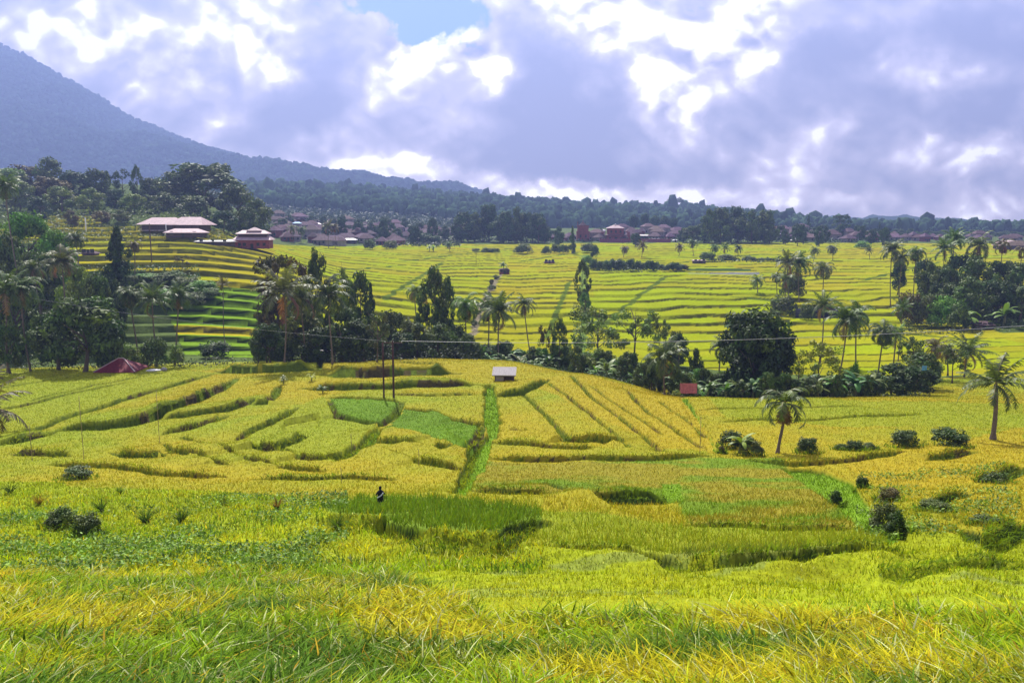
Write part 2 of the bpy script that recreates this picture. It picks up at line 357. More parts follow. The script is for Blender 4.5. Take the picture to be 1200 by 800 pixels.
class MB:
    def __init__(s): s.v = []; s.f = []
    def quad(s, a, b, c, d): n = len(s.v); s.v += [a, b, c, d]; s.f.append((n, n + 1, n + 2, n + 3)); return s
    def box(s, x0, x1, y0, y1, z0, z1, rz=0, c=(0, 0)):
        n = len(s.v)
        for z in (z0, z1):
            for x, y in ((x0, y0), (x1, y0), (x1, y1), (x0, y1)):
                X = c[0] + (x - c[0]) * math.cos(rz) - (y - c[1]) * math.sin(rz); Y = c[1] + (x - c[0]) * math.sin(rz) + (y - c[1]) * math.cos(rz)
                s.v.append((X, Y, z))
        s.f += [(n + 3, n + 2, n + 1, n), (n + 4, n + 5, n + 6, n + 7), (n, n + 1, n + 5, n + 4), (n + 1, n + 2, n + 6, n + 5), (n + 2, n + 3, n + 7, n + 6), (n + 3, n, n + 4, n + 7)]
        return s
    def tube(s, pts, rads, sides=7):
        n0 = len(s.v); m = len(pts)
        for k, p in enumerate(pts):
            a = Vector(pts[max(k - 1, 0)]); b = Vector(pts[min(k + 1, m - 1)]); t = (b - a).normalized()
            s1 = t.cross(Vector((0.13, 1, 0.07))).normalized(); s2 = t.cross(s1)
            for j in range(sides):
                an = 2 * PI * j / sides; q = Vector(p) + (s1 * math.cos(an) + s2 * math.sin(an)) * rads[k]; s.v.append(tuple(q))
        for k in range(m - 1):
            for j in range(sides):
                a = n0 + k * sides + j; b = n0 + k * sides + (j + 1) % sides
                s.f.append((a, b, b + sides, a + sides))
        s.f.append(tuple(n0 + (m - 1) * sides + j for j in range(sides)))
        return s
    def hip(s, w, d, z, h, ridge, ov=0.5, th=0.12, cx=0, cy=0):     # hipped roof, closed below
        W, Dd = w / 2 + ov, d / 2 + ov; n = len(s.v)
        s.v += [(cx - W, cy - Dd, z), (cx + W, cy - Dd, z), (cx + W, cy + Dd, z), (cx - W, cy + Dd, z)]
        s.v += [(cx - W, cy - Dd, z + th), (cx + W, cy - Dd, z + th), (cx + W, cy + Dd, z + th), (cx - W, cy + Dd, z + th), (cx - ridge / 2, cy, z + h), (cx + ridge / 2, cy, z + h)]
        s.f += [(n + 3, n + 2, n + 1, n), (n, n + 1, n + 5, n + 4), (n + 1, n + 2, n + 6, n + 5), (n + 2, n + 3, n + 7, n + 6), (n + 3, n, n + 4, n + 7),
                (n + 4, n + 5, n + 9, n + 8), (n + 5, n + 6, n + 9), (n + 6, n + 7, n + 8, n + 9), (n + 7, n + 4, n + 8)]
        return s
    def build(s, name, mat, parent=None, loc=(0, 0, 0), smooth=False):
        me = bpy.data.meshes.new(name); me.from_pydata(s.v, [], s.f); me.update()
        if smooth: me.polygons.foreach_set('use_smooth', np.ones(len(me.polygons), bool))
        return link(name, me, mat, parent, loc)

# ------------------------------------------------------------------ materials
def newmat(name):
    m = bpy.data.materials.new(name); m.use_nodes = True; nt = m.node_tree; nt.nodes.clear()
    return m, nt, nt.nodes.new
def mat_plain(name, col, rough=.8, scale=3.0, var=.35, metal=0, bump=.2, col2=None):
    m, nt, N = newmat(name); out = N('ShaderNodeOutputMaterial'); p = N('ShaderNodeBsdfPrincipled')
    tc = N('ShaderNodeTexCoord'); no = N('ShaderNodeTexNoise'); no.inputs['Scale'].default_value = scale; no.inputs['Detail'].default_value = 6
    mx = N('ShaderNodeMix'); mx.data_type = 'RGBA'
    a = [c * (1 - var) for c in col]; b = [min(1, c * (1 + var * .6)) for c in (col2 or col)]
    mx.inputs[6].default_value = (*a, 1); mx.inputs[7].default_value = (*b, 1)
    rp = N('ShaderNodeMapRange'); rp.inputs[1].default_value = .3; rp.inputs[2].default_value = .7
    nt.links.new(tc.outputs['Object'], no.inputs['Vector']); nt.links.new(no.outputs['Fac'], rp.inputs[0]); nt.links.new(rp.outputs[0], mx.inputs[0])
    oi = N('ShaderNodeObjectInfo'); mm = N('ShaderNodeMix'); mm.data_type = 'RGBA'; mm.blend_type = 'MULTIPLY'; mm.inputs[0].default_value = 1
    nt.links.new(mx.outputs[2], mm.inputs[6]); nt.links.new(oi.outputs['Color'], mm.inputs[7])
    nt.links.new(mm.outputs[2], p.inputs['Base Color']); p.inputs['Roughness'].default_value = rough; p.inputs['Metallic'].default_value = metal
    p.inputs['Specular IOR Level'].default_value = .3
    bp = N('ShaderNodeBump'); bp.inputs['Strength'].default_value = bump; bp.inputs['Distance'].default_value = .05
    nt.links.new(no.outputs['Fac'], bp.inputs['Height']); nt.links.new(bp.outputs[0], p.inputs['Normal'])
    nt.links.new(p.outputs[0], out.inputs[0]); return m
def mat_attr(name, rough=.75, trans=0.0, noise=None, objcol=False, spec=.2, var=.4, bump=0, tcol=(1.25, 1.2, .5)):
    m, nt, N = newmat(name); L = nt.links.new; out = N('ShaderNodeOutputMaterial'); p = N('ShaderNodeBsdfPrincipled')
    at_ = N('ShaderNodeAttribute'); at_.attribute_name = 'Col'; src = at_.outputs['Color']
    def mul(a, b):
        mm = N('ShaderNodeMix'); mm.data_type = 'RGBA'; mm.blend_type = 'MULTIPLY'; mm.inputs[0].default_value = 1; L(a, mm.inputs[6])
        if hasattr(b, 'links'): L(b, mm.inputs[7])
        else: mm.inputs[7].default_value = (*b, 1)
        return mm.outputs[2]
    if objcol:
        oi = N('ShaderNodeObjectInfo'); src = mul(src, oi.outputs['Color'])
    if noise:
        tc = N('ShaderNodeTexCoord'); no = N('ShaderNodeTexNoise'); no.inputs['Scale'].default_value = noise; no.inputs['Detail'].default_value = 5; no.inputs['Roughness'].default_value = .7
        L(tc.outputs['Object'], no.inputs['Vector'])
        rp = N('ShaderNodeMapRange'); rp.inputs[1].default_value = .3; rp.inputs[2].default_value = .7; rp.inputs[3].default_value = 1 - var; rp.inputs[4].default_value = 1 + var
        L(no.outputs['Fac'], rp.inputs[0]); cb = N('ShaderNodeCombineColor')
        for i in range(3): L(rp.outputs[0], cb.inputs[i])
        src = mul(src, cb.outputs[0])
        if bump:
            bp = N('ShaderNodeBump'); bp.inputs['Strength'].default_value = bump; bp.inputs['Distance'].default_value = .2; L(no.outputs['Fac'], bp.inputs['Height']); L(bp.outputs[0], p.inputs['Normal'])
    L(src, p.inputs['Base Color']); p.inputs['Roughness'].default_value = rough; p.inputs['Specular IOR Level'].default_value = spec
    if trans:
        tr = N('ShaderNodeBsdfTranslucent'); L(mul(src, tcol), tr.inputs['Color']); ms = N('ShaderNodeMixShader'); ms.inputs[0].default_value = trans
        L(p.outputs[0], ms.inputs[1]); L(tr.outputs[0], ms.inputs[2]); L(ms.outputs[0], out.inputs[0])
    else: L(p.outputs[0], out.inputs[0])
    return m
M = {
 'land': mat_attr('land', .9, 0, noise=2.2, var=.3, spec=.05, bump=.6),
 'rice': mat_attr('rice_leaf', .8, .32, noise=1.6, var=.22, spec=.1, bump=.4),
 'far': mat_attr('rice_far', .95, 0, noise=1.2, var=.22, spec=0, bump=.6),
 'grass': mat_attr('grass_blade', .75, .45, spec=.06, tcol=(1.5, 1.45, .6)),
 'leaf': mat_attr('leaf', .6, .15, objcol=True, spec=.25, tcol=(1.3, 1.4, .4)),
 'frond': mat_attr('frond', .5, .22, objcol=True, spec=.3, tcol=(1.3, 1.3, .4)),
 'hill': mat_attr('wooded_hill', .95, 0, noise=.03, var=.5, spec=0),
 'bark': mat_plain('bark', (.14, .105, .08), .9, 4),
 'palmbark': mat_plain('palm_bark', (.20, .155, .12), .9, 5),
 'tile': mat_plain('clay_tile', (.12, .068, .078), .85, 1.2, .45),
 'pinkroof': mat_plain('pink_sheet_roof', (.52, .37, .37), .6, .8, .22),
 'whiteroof': mat_plain('pale_sheet_roof', (.75, .72, .72), .5, .8, .15),
 'redroof': mat_plain('red_sheet_roof', (.20, .024, .035), .55, 2, .3),
 'thatch': mat_plain('grey_roof', (.34, .31, .30), .8, 6, .3),
 'wall': mat_plain('plaster', (.33, .28, .28), .9, 1.5, .3),
 'redwall': mat_plain('brick_red', (.26, .07, .075), .9, 1.5, .4),
 'darkwall': mat_plain('dark_boards', (.09, .06, .06), .9, 3, .4),
 'dark': mat_plain('dark_opening', (.03, .03, .035), .5, 3, .3),
 'wood': mat_plain('weathered_wood', (.12, .075, .06), .9, 6, .35),
 'rust': mat_plain('rusty_pole', (.10, .045, .035), .8, 4, .35),
 'bamboo': mat_plain('bamboo', (.32, .25, .12), .7, 6, .3),
 'white': mat_plain('white_cloth', (.8, .8, .8), .8, 3, .1),
 'blue': mat_plain('blue_sheet', (.10, .32, .60), .6, 3, .2),
 'pink': mat_plain('pink_sheet', (.55, .16, .20), .7, 3, .3),
 'cable': mat_plain('cable', (.45, .45, .48), .4, 3, .1),
 'stone': mat_plain('grey_stone', (.34, .31, .28), .9, 2, .4),
 'blackcloth': mat_plain('black_cloth', (.015, .013, .015), .9, 5, .3),
}

# ------------------------------------------------------------------ build the land
Dl = [1.2]
while Dl[-1] < 1100:
    D = Dl[-1]; Dl.append(D + float(np.interp(D, [1, 20, 35, 50, 100, 150, 152, 220, 300, 450, 600, 1100], [.35, .3, .18, .19, .32, .46, .38, .6, .95, 1.8, 3.0, 12])))
Dl = np.array(Dl)
Cl = np.concatenate([np.arange(-330, -60, 9.0), np.arange(-60, 1260, 1.7), np.arange(1260, 1540, 9.0)])
GX = (Cl[None, :] - 600) / F_PX * (Dl[:, None] + 7 * np.exp(-Dl[:, None] / 14)); GY = np.repeat(Dl[:, None], len(Cl), 1)
X, Y = GX.ravel(), GY.ravel()
Z, CO, CL, UU, VV = land(X, Y)
nr, nc = GX.shape
I = np.arange(nr * nc).reshape(nr, nc)
Q = np.stack([I[:-1, :-1], I[:-1, 1:], I[1:, 1:], I[1:, :-1]], -1).reshape(-1, 4)
P3 = np.stack([X, Y, Z], 1)
fc = CL[Q].max(1)
for k in (2, 3, 4): fc = np.where((CL[Q] == k).any(1), k, fc)
fc = np.where((CL[Q] == 5).any(1), 5, fc)

def blades(px, py, pz, colr, hgt, wid, lean=.35, segs=1, az=None):
    """strips of quads, one per blade"""
    n = len(px); az = rng.uniform(0, 2 * PI, n) if az is None else az
    dirx, diry = np.cos(az), np.sin(az); fx = rng.uniform(0, 2 * PI, n); wx, wy = np.cos(fx), np.sin(fx)
    ln = lean * rng.uniform(.3, 1.6, n)
    rows = []
    for k in range(segs + 1):
        t = k / segs
        w = wid * ((1 - t) ** .6 if segs > 1 else (1 - t * .75)) * .5 + .001
        hx = hgt * ln * t ** 1.8; hz = hgt * (t - .35 * ln * t ** 2.5)
        cx, cy, cz = px + dirx * hx, py + diry * hx, pz + hz
        rows.append(np.stack([cx - wx * w, cy - wy * w, cz], 1)); rows.append(np.stack([cx + wx * w, cy + wy * w, cz], 1))
    V = np.stack(rows, 1); m = V.shape[1]
    base = (np.arange(n) * m)[:, None, None]
    fq = np.array([[2 * k, 2 * k + 1, 2 * k + 3, 2 * k + 2] for k in range(segs)])[None]
    Fq = (base + fq).reshape(-1, 4)
    tt = np.repeat(np.linspace(.4 if segs > 2 else .55, 1.15, segs + 1), 2)[None, :, None]  # dark roots, bright tips: shade low among the blades painted into their colour
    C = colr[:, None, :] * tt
    return V.reshape(-1, 3), Fq, np.clip(C, 0, 1).reshape(-1, 3)
def merge(parts):
    V, Fq, C = [], [], []; n = 0
    for v, f, c in parts: V.append(v); Fq.append(f + n); C.append(c); n += len(v)
    return np.concatenate(V), np.concatenate(Fq), np.concatenate(C)
def subset(m):
    q = Q[m]; used = np.unique(q); mp = np.zeros(len(P3), int); mp[used] = np.arange(len(used))
    return P3[used], mp[q], CO[used]

# tufts of rice over the near crop
def scatter(n, d0, d1, p=1.4):
    t = rng.random(n); D = (d0 ** p + t * (d1 ** p - d0 ** p)) ** (1 / p)
    c = rng.uniform(-95, 1295, n); return (c - 600) / F_PX * (D + 3.5), D
tx, ty = scatter(460000, 26, 150, 1.25)
tz, tc, tcl, tu, tv = land(tx, ty)
tuf = {}
for k in (1, 2, 3, 4):
    m = tcl == k; n = m.sum()
    hh = np.interp(ty[m], [26, 45, 60, 150], [.48, .36, .24, .24]) * rng.uniform(.6, 1.2, n); ww = np.interp(ty[m], [26, 60, 150], [.03, .055, .10]) * rng.uniform(.6, 1.4, n)
    if k == 4: hh *= 1.5; ww *= 1.3
    br = rng.uniform(.8, 1.25, n)[:, None] * (1 + np.array([.12, 0, 0]) * rng.normal(0, 1, n)[:, None])
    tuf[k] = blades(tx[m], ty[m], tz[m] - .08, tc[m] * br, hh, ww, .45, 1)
INFO = {1: ('rice_crop', 'golden ripening rice in small sloping plots on the near hillside'), 2: ('rice_crop', 'two plots of fresh bright green rice beside the paired poles'),
        3: ('rice_crop', 'broad block of brownish olive rice below the hut slope'), 4: ('rice_crop', 'thick dark green bank of rice above the mown grass terrace')}
for k in (1, 2, 3, 4):
    s = subset(fc == k); V, Fq, C = merge([s, tuf[k]])
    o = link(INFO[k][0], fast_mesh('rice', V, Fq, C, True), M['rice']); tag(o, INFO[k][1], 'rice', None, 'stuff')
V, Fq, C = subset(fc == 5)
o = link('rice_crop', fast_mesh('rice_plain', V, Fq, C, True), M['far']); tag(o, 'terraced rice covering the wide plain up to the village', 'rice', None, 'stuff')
V, Fq, C = subset(fc == 0)
o = link('ground', fast_mesh('ground', V, Fq, C, True), M['land']); tag(o, None, None, None, 'structure')

# grass of the bank
def bank(n, d0, d1, h0, w0, segs, mask=None, p=1.1):
    x, y = scatter(n, d0, d1, p); z, c, cl, u, v = land(x, y)
    k = (cl == 0)
    if mask is not None: k &= mask(x, y, u, v)
    x, y, z, c, u, v = x[k], y[k], z[k], c[k], u[k], v[k]; n = len(x)
    g = fbm(x / 2.2, y / 2.2, 51); g2 = fbm(x / .7, y / .7, 52)
    yel = sst(.34, .60, g + .25 * (g2 - .5) + .06 * rng.normal(0, 1, n)); 
    A_ = np.array([.27, .43, .010]); B_ = np.array([.60, .55, .02]); C_ = np.array([.12, .24, .02]); R_ = np.array([.62, .40, .03]); W_ = np.array([.62, .66, .30])
    cc = A_ * (1 - yel[:, None]) + B_ * yel[:, None]
    dk = sst(.52, .74, fbm(x / 3.1 + 5, y / 1.6, 53) + .04 * rng.normal(0, 1, n)); cc = cc * (1 - dk[:, None]) + C_ * dk[:, None]
    rr = rng.random(n); cc[rr < .03] = R_; cc[(rr > .05) & (rr < .14)] = W_
    cc *= rng.uniform(.35, 1.4, n)[:, None]
    clump = .55 + .9 * fbm(x / .8, y / .8, 54)
    hh = h0 * rng.uniform(.45, 1.3, n) * clump; ww = w0 * rng.uniform(.5, 1.5, n)
    return blades(x, y, z - .05, cc, hh, ww, 1.25 if segs > 2 else .75, segs), (x, y)
parts = []
lawn = lambda x, y, u, v: (v > 632) & ~((v > 640) & (v < 690) & (u > 430 + (v - 640) * 3))
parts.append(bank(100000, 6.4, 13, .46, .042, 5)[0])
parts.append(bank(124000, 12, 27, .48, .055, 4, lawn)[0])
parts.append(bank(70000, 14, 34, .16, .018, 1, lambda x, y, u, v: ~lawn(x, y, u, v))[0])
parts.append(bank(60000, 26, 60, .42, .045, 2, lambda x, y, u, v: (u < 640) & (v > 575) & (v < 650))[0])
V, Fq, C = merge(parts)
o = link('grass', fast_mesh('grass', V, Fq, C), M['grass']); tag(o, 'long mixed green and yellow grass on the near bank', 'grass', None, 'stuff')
# short lawn on the paths and the mown strip
x, y = scatter(290000, 20, 125, 1.1); z, c, cl, u, v = land(x, y)
k = (cl == 0) & (v < 692); x, y, z, c = x[k], y[k], z[k], c[k]; n = len(x)
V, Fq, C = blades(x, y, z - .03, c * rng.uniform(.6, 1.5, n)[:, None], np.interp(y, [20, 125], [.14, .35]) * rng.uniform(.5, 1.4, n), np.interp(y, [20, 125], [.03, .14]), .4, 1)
o = link('grass', fast_mesh('short_grass', V, Fq, C), M['grass']); tag(o, 'short bright grass on the footpaths, bunds and mown strip', 'grass', None, 'stuff')

parts = []
for P, w, lip in _L:
    if P[:, 1].mean() > 95: continue
    for a_, b_ in zip(P, P[1:]):
        D_ = (a_[1] + b_[1]) / 2; n = int(np.hypot(*(b_ - a_)) * np.interp(D_, [30, 60, 95], [55, 30, 14]))
        if n < 1: continue
        t = rng.random(n)[:, None]; q = a_ + (b_ - a_) * t; x, y = q[:, 0] + rng.normal(0, .12, n), q[:, 1] + w * .5 + rng.uniform(-.5, .9, n)
        z, c, cl, u, v = land(x, y)
        c = np.array([.14, .22, .012]) * rng.uniform(.45, 1.5, n)[:, None]
        if D_ > 60: c = c * np.array([1.5, 1.15, 1])
        parts.append(blades(x, y, z - .1, c, rng.uniform(.35, .75, n), np.interp(D_, [30, 95], [.05, .1]) * rng.uniform(.6, 1.4, n), 1.0, 2, rng.normal(-1.57, .7, n)))
V, Fq, C = merge(parts); o = link('grass', fast_mesh('edge_grass', V, Fq, C), M['grass']); tag(o, 'rank grass hanging over the edges of the nearer plots', 'grass', None, 'stuff')
# ------------------------------------------------------------------ hills and mountain
def ridge_sheet(name, D0, D1, crestD, vb, crest, nu, nd, amp, scale, colr, seed):
    crest = [(a, b + 7) for a, b in crest] if name == 'hills' else crest
    cc = np.linspace(-500, 1700, nu); DD = np.geomspace(D0, D1, nd)
    Cg, Dg = np.meshgrid(cc, DD); x = (Cg - 600) / F_PX * Dg; y = Dg
    vc = np.interp(Cg, [p[0] for p in crest], [p[1] for p in crest])
    zc = -crestD * v2t(vc); z0 = -D0 * v2t(np.interp(Cg, [p[0] for p in vb], [p[1] for p in vb]))
    t = np.clip((Dg - D0) / (crestD - D0), 0, 1)
    back = np.clip((Dg - crestD) / (D1 - crestD), 0, 1)
    z = z0 + (zc - z0) * (t ** .9) * (1 - .6 * back ** 1.5)
    nn = fbm(x / scale, y / scale, seed, 5) - .5
    rid = 1 - np.abs(2 * fbm(x / scale * 1.7 + 3, y / scale * .6, seed + 5, 4) - 1)
    z = z + amp * (nn + .7 * (rid - .7)) * np.sin(PI * np.clip(t * .93, 0, 1)) + amp * .10 * (fbm(x / scale * 9, y / scale * 9, seed + 9, 3) - .5)
    I = np.arange(nu * nd).reshape(nd, nu); q = np.stack([I[:-1, :-1], I[:-1, 1:], I[1:, 1:], I[1:, :-1]], -1).reshape(-1, 4)
    g = fbm(x / scale * 3, y / scale * 3, seed + 1, 4).ravel()[:, None]
    col = np.array(colr) * (.6 + .8 * g)
    o = link(name, fast_mesh(name, np.stack([x.ravel(), y.ravel(), z.ravel()], 1), q, col, True), M['hill']); tag(o, kind='structure')
    return cc, DD, z
HC = [(-500,205),(0,210),(200,212),(300,213),(400,216),(460,220),(530,226),(620,232),(700,238),(780,241),(860,246),(920,252),(1000,266),(1100,271),(1200,276),(1700,278)]
hcc, hDD, hz = ridge_sheet('hills', 1000, 2250, 1600, [(-500,214),(0,222),(310,242),(400,250),(500,254),(600,266),(700,270),(1000,271),(1700,272)], HC, 520, 150, 12, 300, (.035, .06, .03), 71)
MC = [(-500,-45),(-250,-40),(-100,-20),(0,42),(50,66),(100,98),(150,130),(200,153),(250,173),(300,191),(350,201),(400,208),(450,213),(500,217),(533,218),(560,228),(700,262),(900,280),(1200,290),(1700,290)]
mcc, mDD, mz = ridge_sheet('mountain', 2300, 3900, 3300, [(-500,200),(0,212),(300,225),(600,258),(1700,270)], MC, 620, 150, 170, 620, (.03, .055, .028), 81)

# wood on the hills: many small crowns, one mass
ico = []
t_ = (1 + 5 ** .5) / 2
iv = np.array([(-1, t_, 0), (1, t_, 0), (-1, -t_, 0), (1, -t_, 0), (0, -1, t_), (0, 1, t_), (0, -1, -t_), (0, 1, -t_), (t_, 0, -1), (t_, 0, 1), (-t_, 0, -1), (-t_, 0, 1)]) / 1.9
itri = np.array([(0, 11, 5), (0, 5, 1), (0, 1, 7), (0, 7, 10), (0, 10, 11), (1, 5, 9), (5, 11, 4), (11, 10, 2), (10, 7, 6), (7, 1, 8), (3, 9, 4), (3, 4, 2), (3, 2, 6), (3, 6, 8), (3, 8, 9), (4, 9, 5), (2, 4, 11), (6, 2, 10), (8, 6, 7), (9, 8, 1)])
def crowns(name, x, y, z, r, hr, col, label):
    n = len(x); V = iv[None] * (1 + .45 * (rng.random((n, 12, 1)) - .5)) * np.stack([r, r, r * hr], 1)[:, None, :]
    an = rng.uniform(0, 6.28, n); ca, sa = np.cos(an)[:, None], np.sin(an)[:, None]
    V = np.stack([V[..., 0] * ca - V[..., 1] * sa, V[..., 0] * sa + V[..., 1] * ca, V[..., 2]], -1) + np.stack([x, y, z + r * hr * .7], 1)[:, None, :]
    Fq = (itri[None] + (np.arange(n) * 12)[:, None, None]).reshape(-1, 3)
    C = np.repeat(col[:, None, :], 12, 1) * (.75 + .5 * rng.random((n, 12, 1)))
    o = link(name, fast_mesh(name, V.reshape(-1, 3), Fq, C.reshape(-1, 3)), M['hill']); tag(o, label, 'forest', None, 'stuff'); return o
def sheet_z(cc, DD, z, c, D):
    fi = np.clip((c - cc[0]) / (cc[1] - cc[0]), 0, len(cc) - 1.001); i = fi.astype(int); a = fi - i
    fj = np.clip(np.log(D / DD[0]) / np.log(DD[1] / DD[0]), 0, len(DD) - 1.001); j = fj.astype(int); b = fj - j
    return (z[j, i] * (1 - a) + z[j, i + 1] * a) * (1 - b) + (z[j + 1, i] * (1 - a) + z[j + 1, i + 1] * a) * b
n = 26000; c = rng.uniform(180, 1330, n); D = rng.uniform(1010, 1680, n)
z = sheet_z(hcc, hDD, hz, c, D); x = (c - 600) / F_PX * D
r = 2.2 + 2.0 * rng.random(n) ** 2 * 2.2; big = rng.random(n) < .02; r[big] *= 1.6
col = np.array([.035, .065, .03]) * rng.uniform(.5, 1.7, n)[:, None]
crowns('forest', x, D, z, r, rng.uniform(.9, 1.9, n), col, 'hazy continuous forest covering the low hills behind the village')
n = 16000; c = rng.uniform(-80, 600, n); D = rng.uniform(2350, 3380, n)
z = sheet_z(mcc, mDD, mz, c, D); x = (c - 600) / F_PX * D
r = rng.uniform(5, 11, n)
crowns('forest', x, D, z, r, rng.uniform(.7, 1.2, n), np.array([.03, .055, .028]) * rng.uniform(.6, 1.5, n)[:, None], 'blue hazy forest covering the mountain slope')

# ------------------------------------------------------------------ plants
def cards(P, N, size, asp, col):
    """leaf cards: centre, normal, size"""
    n = len(P); N = N / (np.linalg.norm(N, axis=1, keepdims=True) + 1e-9)
    r = rng.normal(0, 1, (n, 3)); a = np.cross(N, r); a /= np.linalg.norm(a, axis=1, keepdims=True) + 1e-9; b = np.cross(N, a)
    s = size[:, None] if np.ndim(size) else size
    A, B = a * s * .5, b * s * .5 * asp
    V = np.stack([P - A, P - B * .9, P + A, P + B], 1)
    return V.reshape(-1, 3), np.arange(n * 4).reshape(n, 4), np.repeat(col[:, None, :], 4, 1).reshape(-1, 3)
GRN = np.array([.085, .13, .022])
def crown_mesh(name, kind, seed):
    """crown of unit height (trunk foot at 0) and unit width"""
    r = np.random.default_rng(seed); blobs = []
    if kind == 'round':
        for k in range(34):
            th = r.uniform(0, 2 * PI); ph = math.acos(r.uniform(-.75, 1)); R = r.uniform(.7, 1.0)
            blobs.append((.33 * R * math.sin(ph) * math.cos(th), .33 * R * math.sin(ph) * math.sin(th), .56 + .31 * R * math.cos(ph), r.uniform(.09, .16)))
        blobs += [(r.uniform(-.2, .2), r.uniform(-.2, .2), r.uniform(.35, .7), .2) for k in range(6)]; n, ls = 120, .052
    elif kind == 'low':                                             # dense down to the ground
        for k in range(36):
            th = r.uniform(0, 2 * PI); ph = math.acos(r.uniform(-.9, 1)); R = r.uniform(.7, 1.0)
            blobs.append((.36 * R * math.sin(ph) * math.cos(th), .36 * R * math.sin(ph) * math.sin(th), .46 + .4 * R * math.cos(ph), r.uniform(.09, .16)))
        n, ls = 120, .052
    elif kind == 'airy':
        for k in range(24):
            th = r.uniform(0, 2 * PI); R = r.uniform(.15, .42); blobs.append((R * math.cos(th), R * math.sin(th), r.uniform(.38, .95) - .25 * R, r.uniform(.06, .11)))
        n, ls = 75, .040
    elif kind == 'umbrella':
        for k in range(26):
            th = r.uniform(0, 2 * PI); R = .45 * math.sqrt(r.random()); lay = r.choice([.55, .72, .9, .93])
            blobs.append((R * math.cos(th), R * math.sin(th), lay - .2 * R + r.uniform(-.02, .02), r.uniform(.06, .11)))
        n, ls = 85, .045
    elif kind == 'slim':
        for k in range(44):
            t = r.random(); z = .18 + .78 * t; w = .38 * math.sin(PI * (.15 + .8 * t)) * (.6 + .5 * r.random()); th = r.uniform(0, 2 * PI)
            blobs.append((w * math.cos(th), w * math.sin(th), z, r.uniform(.06, .13)))
        n, ls = 80, .048
    elif kind == 'conifer':
        for k in range(60):
            t = r.random() ** .8; z = .06 + .9 * t; w = .40 * (1 - t) ** .8 * r.uniform(.2, 1); th = r.uniform(0, 2 * PI)
            blobs.append((w * math.cos(th), w * math.sin(th), z, .05 + .07 * (1 - t)))
        n, ls = 70, .055
    elif kind == 'bush':
        for k in range(36):
            th = r.uniform(0, 2 * PI); ph = math.acos(r.uniform(-.3, 1)); R = r.uniform(.5, 1.0)
            blobs.append((.38 * R * math.sin(ph) * math.cos(th), .38 * R * math.sin(ph) * math.sin(th), .3 + .55 * R * math.cos(ph), r.uniform(.12, .2)))
        n, ls = 85, .062
    parts = []
    for bx, by, bz, br in blobs:
        d = rng.normal(0, 1, (n, 3)); d /= np.linalg.norm(d, axis=1, keepdims=True); rad = br * rng.uniform(.45, 1.05, n) ** .7
        P = np.array([bx, by, bz]) + d * rad[:, None] * np.array([1, 1, .8]); keep = P[:, 2] > .01; P, d = P[keep], d[keep]; m = len(P)
        hue = rng.uniform(.6, 1.35); c = GRN * hue * rng.uniform(.6, 1.4, m)[:, None] * np.array([rng.uniform(.85, 1.25), 1, 1])
        parts.append(cards(P, d * .9 + rng.normal(0, .5, (m, 3)) + np.array([0, 0, .4]), ls * rng.uniform(.7, 1.5, m), .55, c))
    return fast_mesh(name, *merge(parts)[:2], merge(parts)[2]) if False else _mk(name, parts)
def _mk(name, parts):
    V, Fq, C = merge(parts); return fast_mesh(name, V, Fq, C)
def trunk_mesh(kind, seed):
    r = random.Random(seed); m = MB(); top = {'round': .62, 'airy': .85, 'umbrella': .82, 'slim': .9, 'conifer': .92, 'low': .5}.get(kind, .5)
    lean = r.uniform(-.05, .05); base = .028 if kind in ('round', 'low', 'umbrella') else .017
    pts = [(lean * math.sin(t * 3), r.uniform(-.008, .008), top * t) for t in (0, .15, .35, .55, .75, 1)]
    m.tube(pts, [base * 1.35, base, base * .85, base * .7, base * .45, base * .12])
    if kind != 'conifer':
        for k in range(9 if kind in ('airy', 'umbrella') else 6):
            t = r.uniform(.35, .85); a = r.uniform(0, 6.28); L = r.uniform(.18, .36); p0 = (lean * math.sin(t * 3), 0, top * t)
            m.tube([p0, (p0[0] + L * .5 * math.cos(a), L * .5 * math.sin(a), p0[2] + L * .35), (p0[0] + L * math.cos(a), L * math.sin(a), p0[2] + L * .75)], [base * .45, base * .3, base * .08], 5)
    me = bpy.data.meshes.new('trunk'); me.from_pydata(m.v, [], m.f); me.update(); me.materials.append(M['bark']); return me
TPL = {}
for kind, nvar in (('round', 4), ('low', 3), ('airy', 3), ('umbrella', 2), ('slim', 3), ('conifer', 2), ('bush', 4)):
    TPL[kind] = []
    for s in range(nvar):
        cm = crown_mesh('crown', kind, 100 + s * 7 + len(kind)); cm.materials.append(M['leaf'])
        TPL[kind].append((cm, trunk_mesh(kind, s + 1) if kind != 'bush' else None))
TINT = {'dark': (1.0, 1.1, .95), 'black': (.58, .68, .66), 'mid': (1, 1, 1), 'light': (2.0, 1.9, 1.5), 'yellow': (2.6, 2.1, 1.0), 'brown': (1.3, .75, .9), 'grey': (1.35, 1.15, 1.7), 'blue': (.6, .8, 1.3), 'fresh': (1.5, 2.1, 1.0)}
tree_n = 0
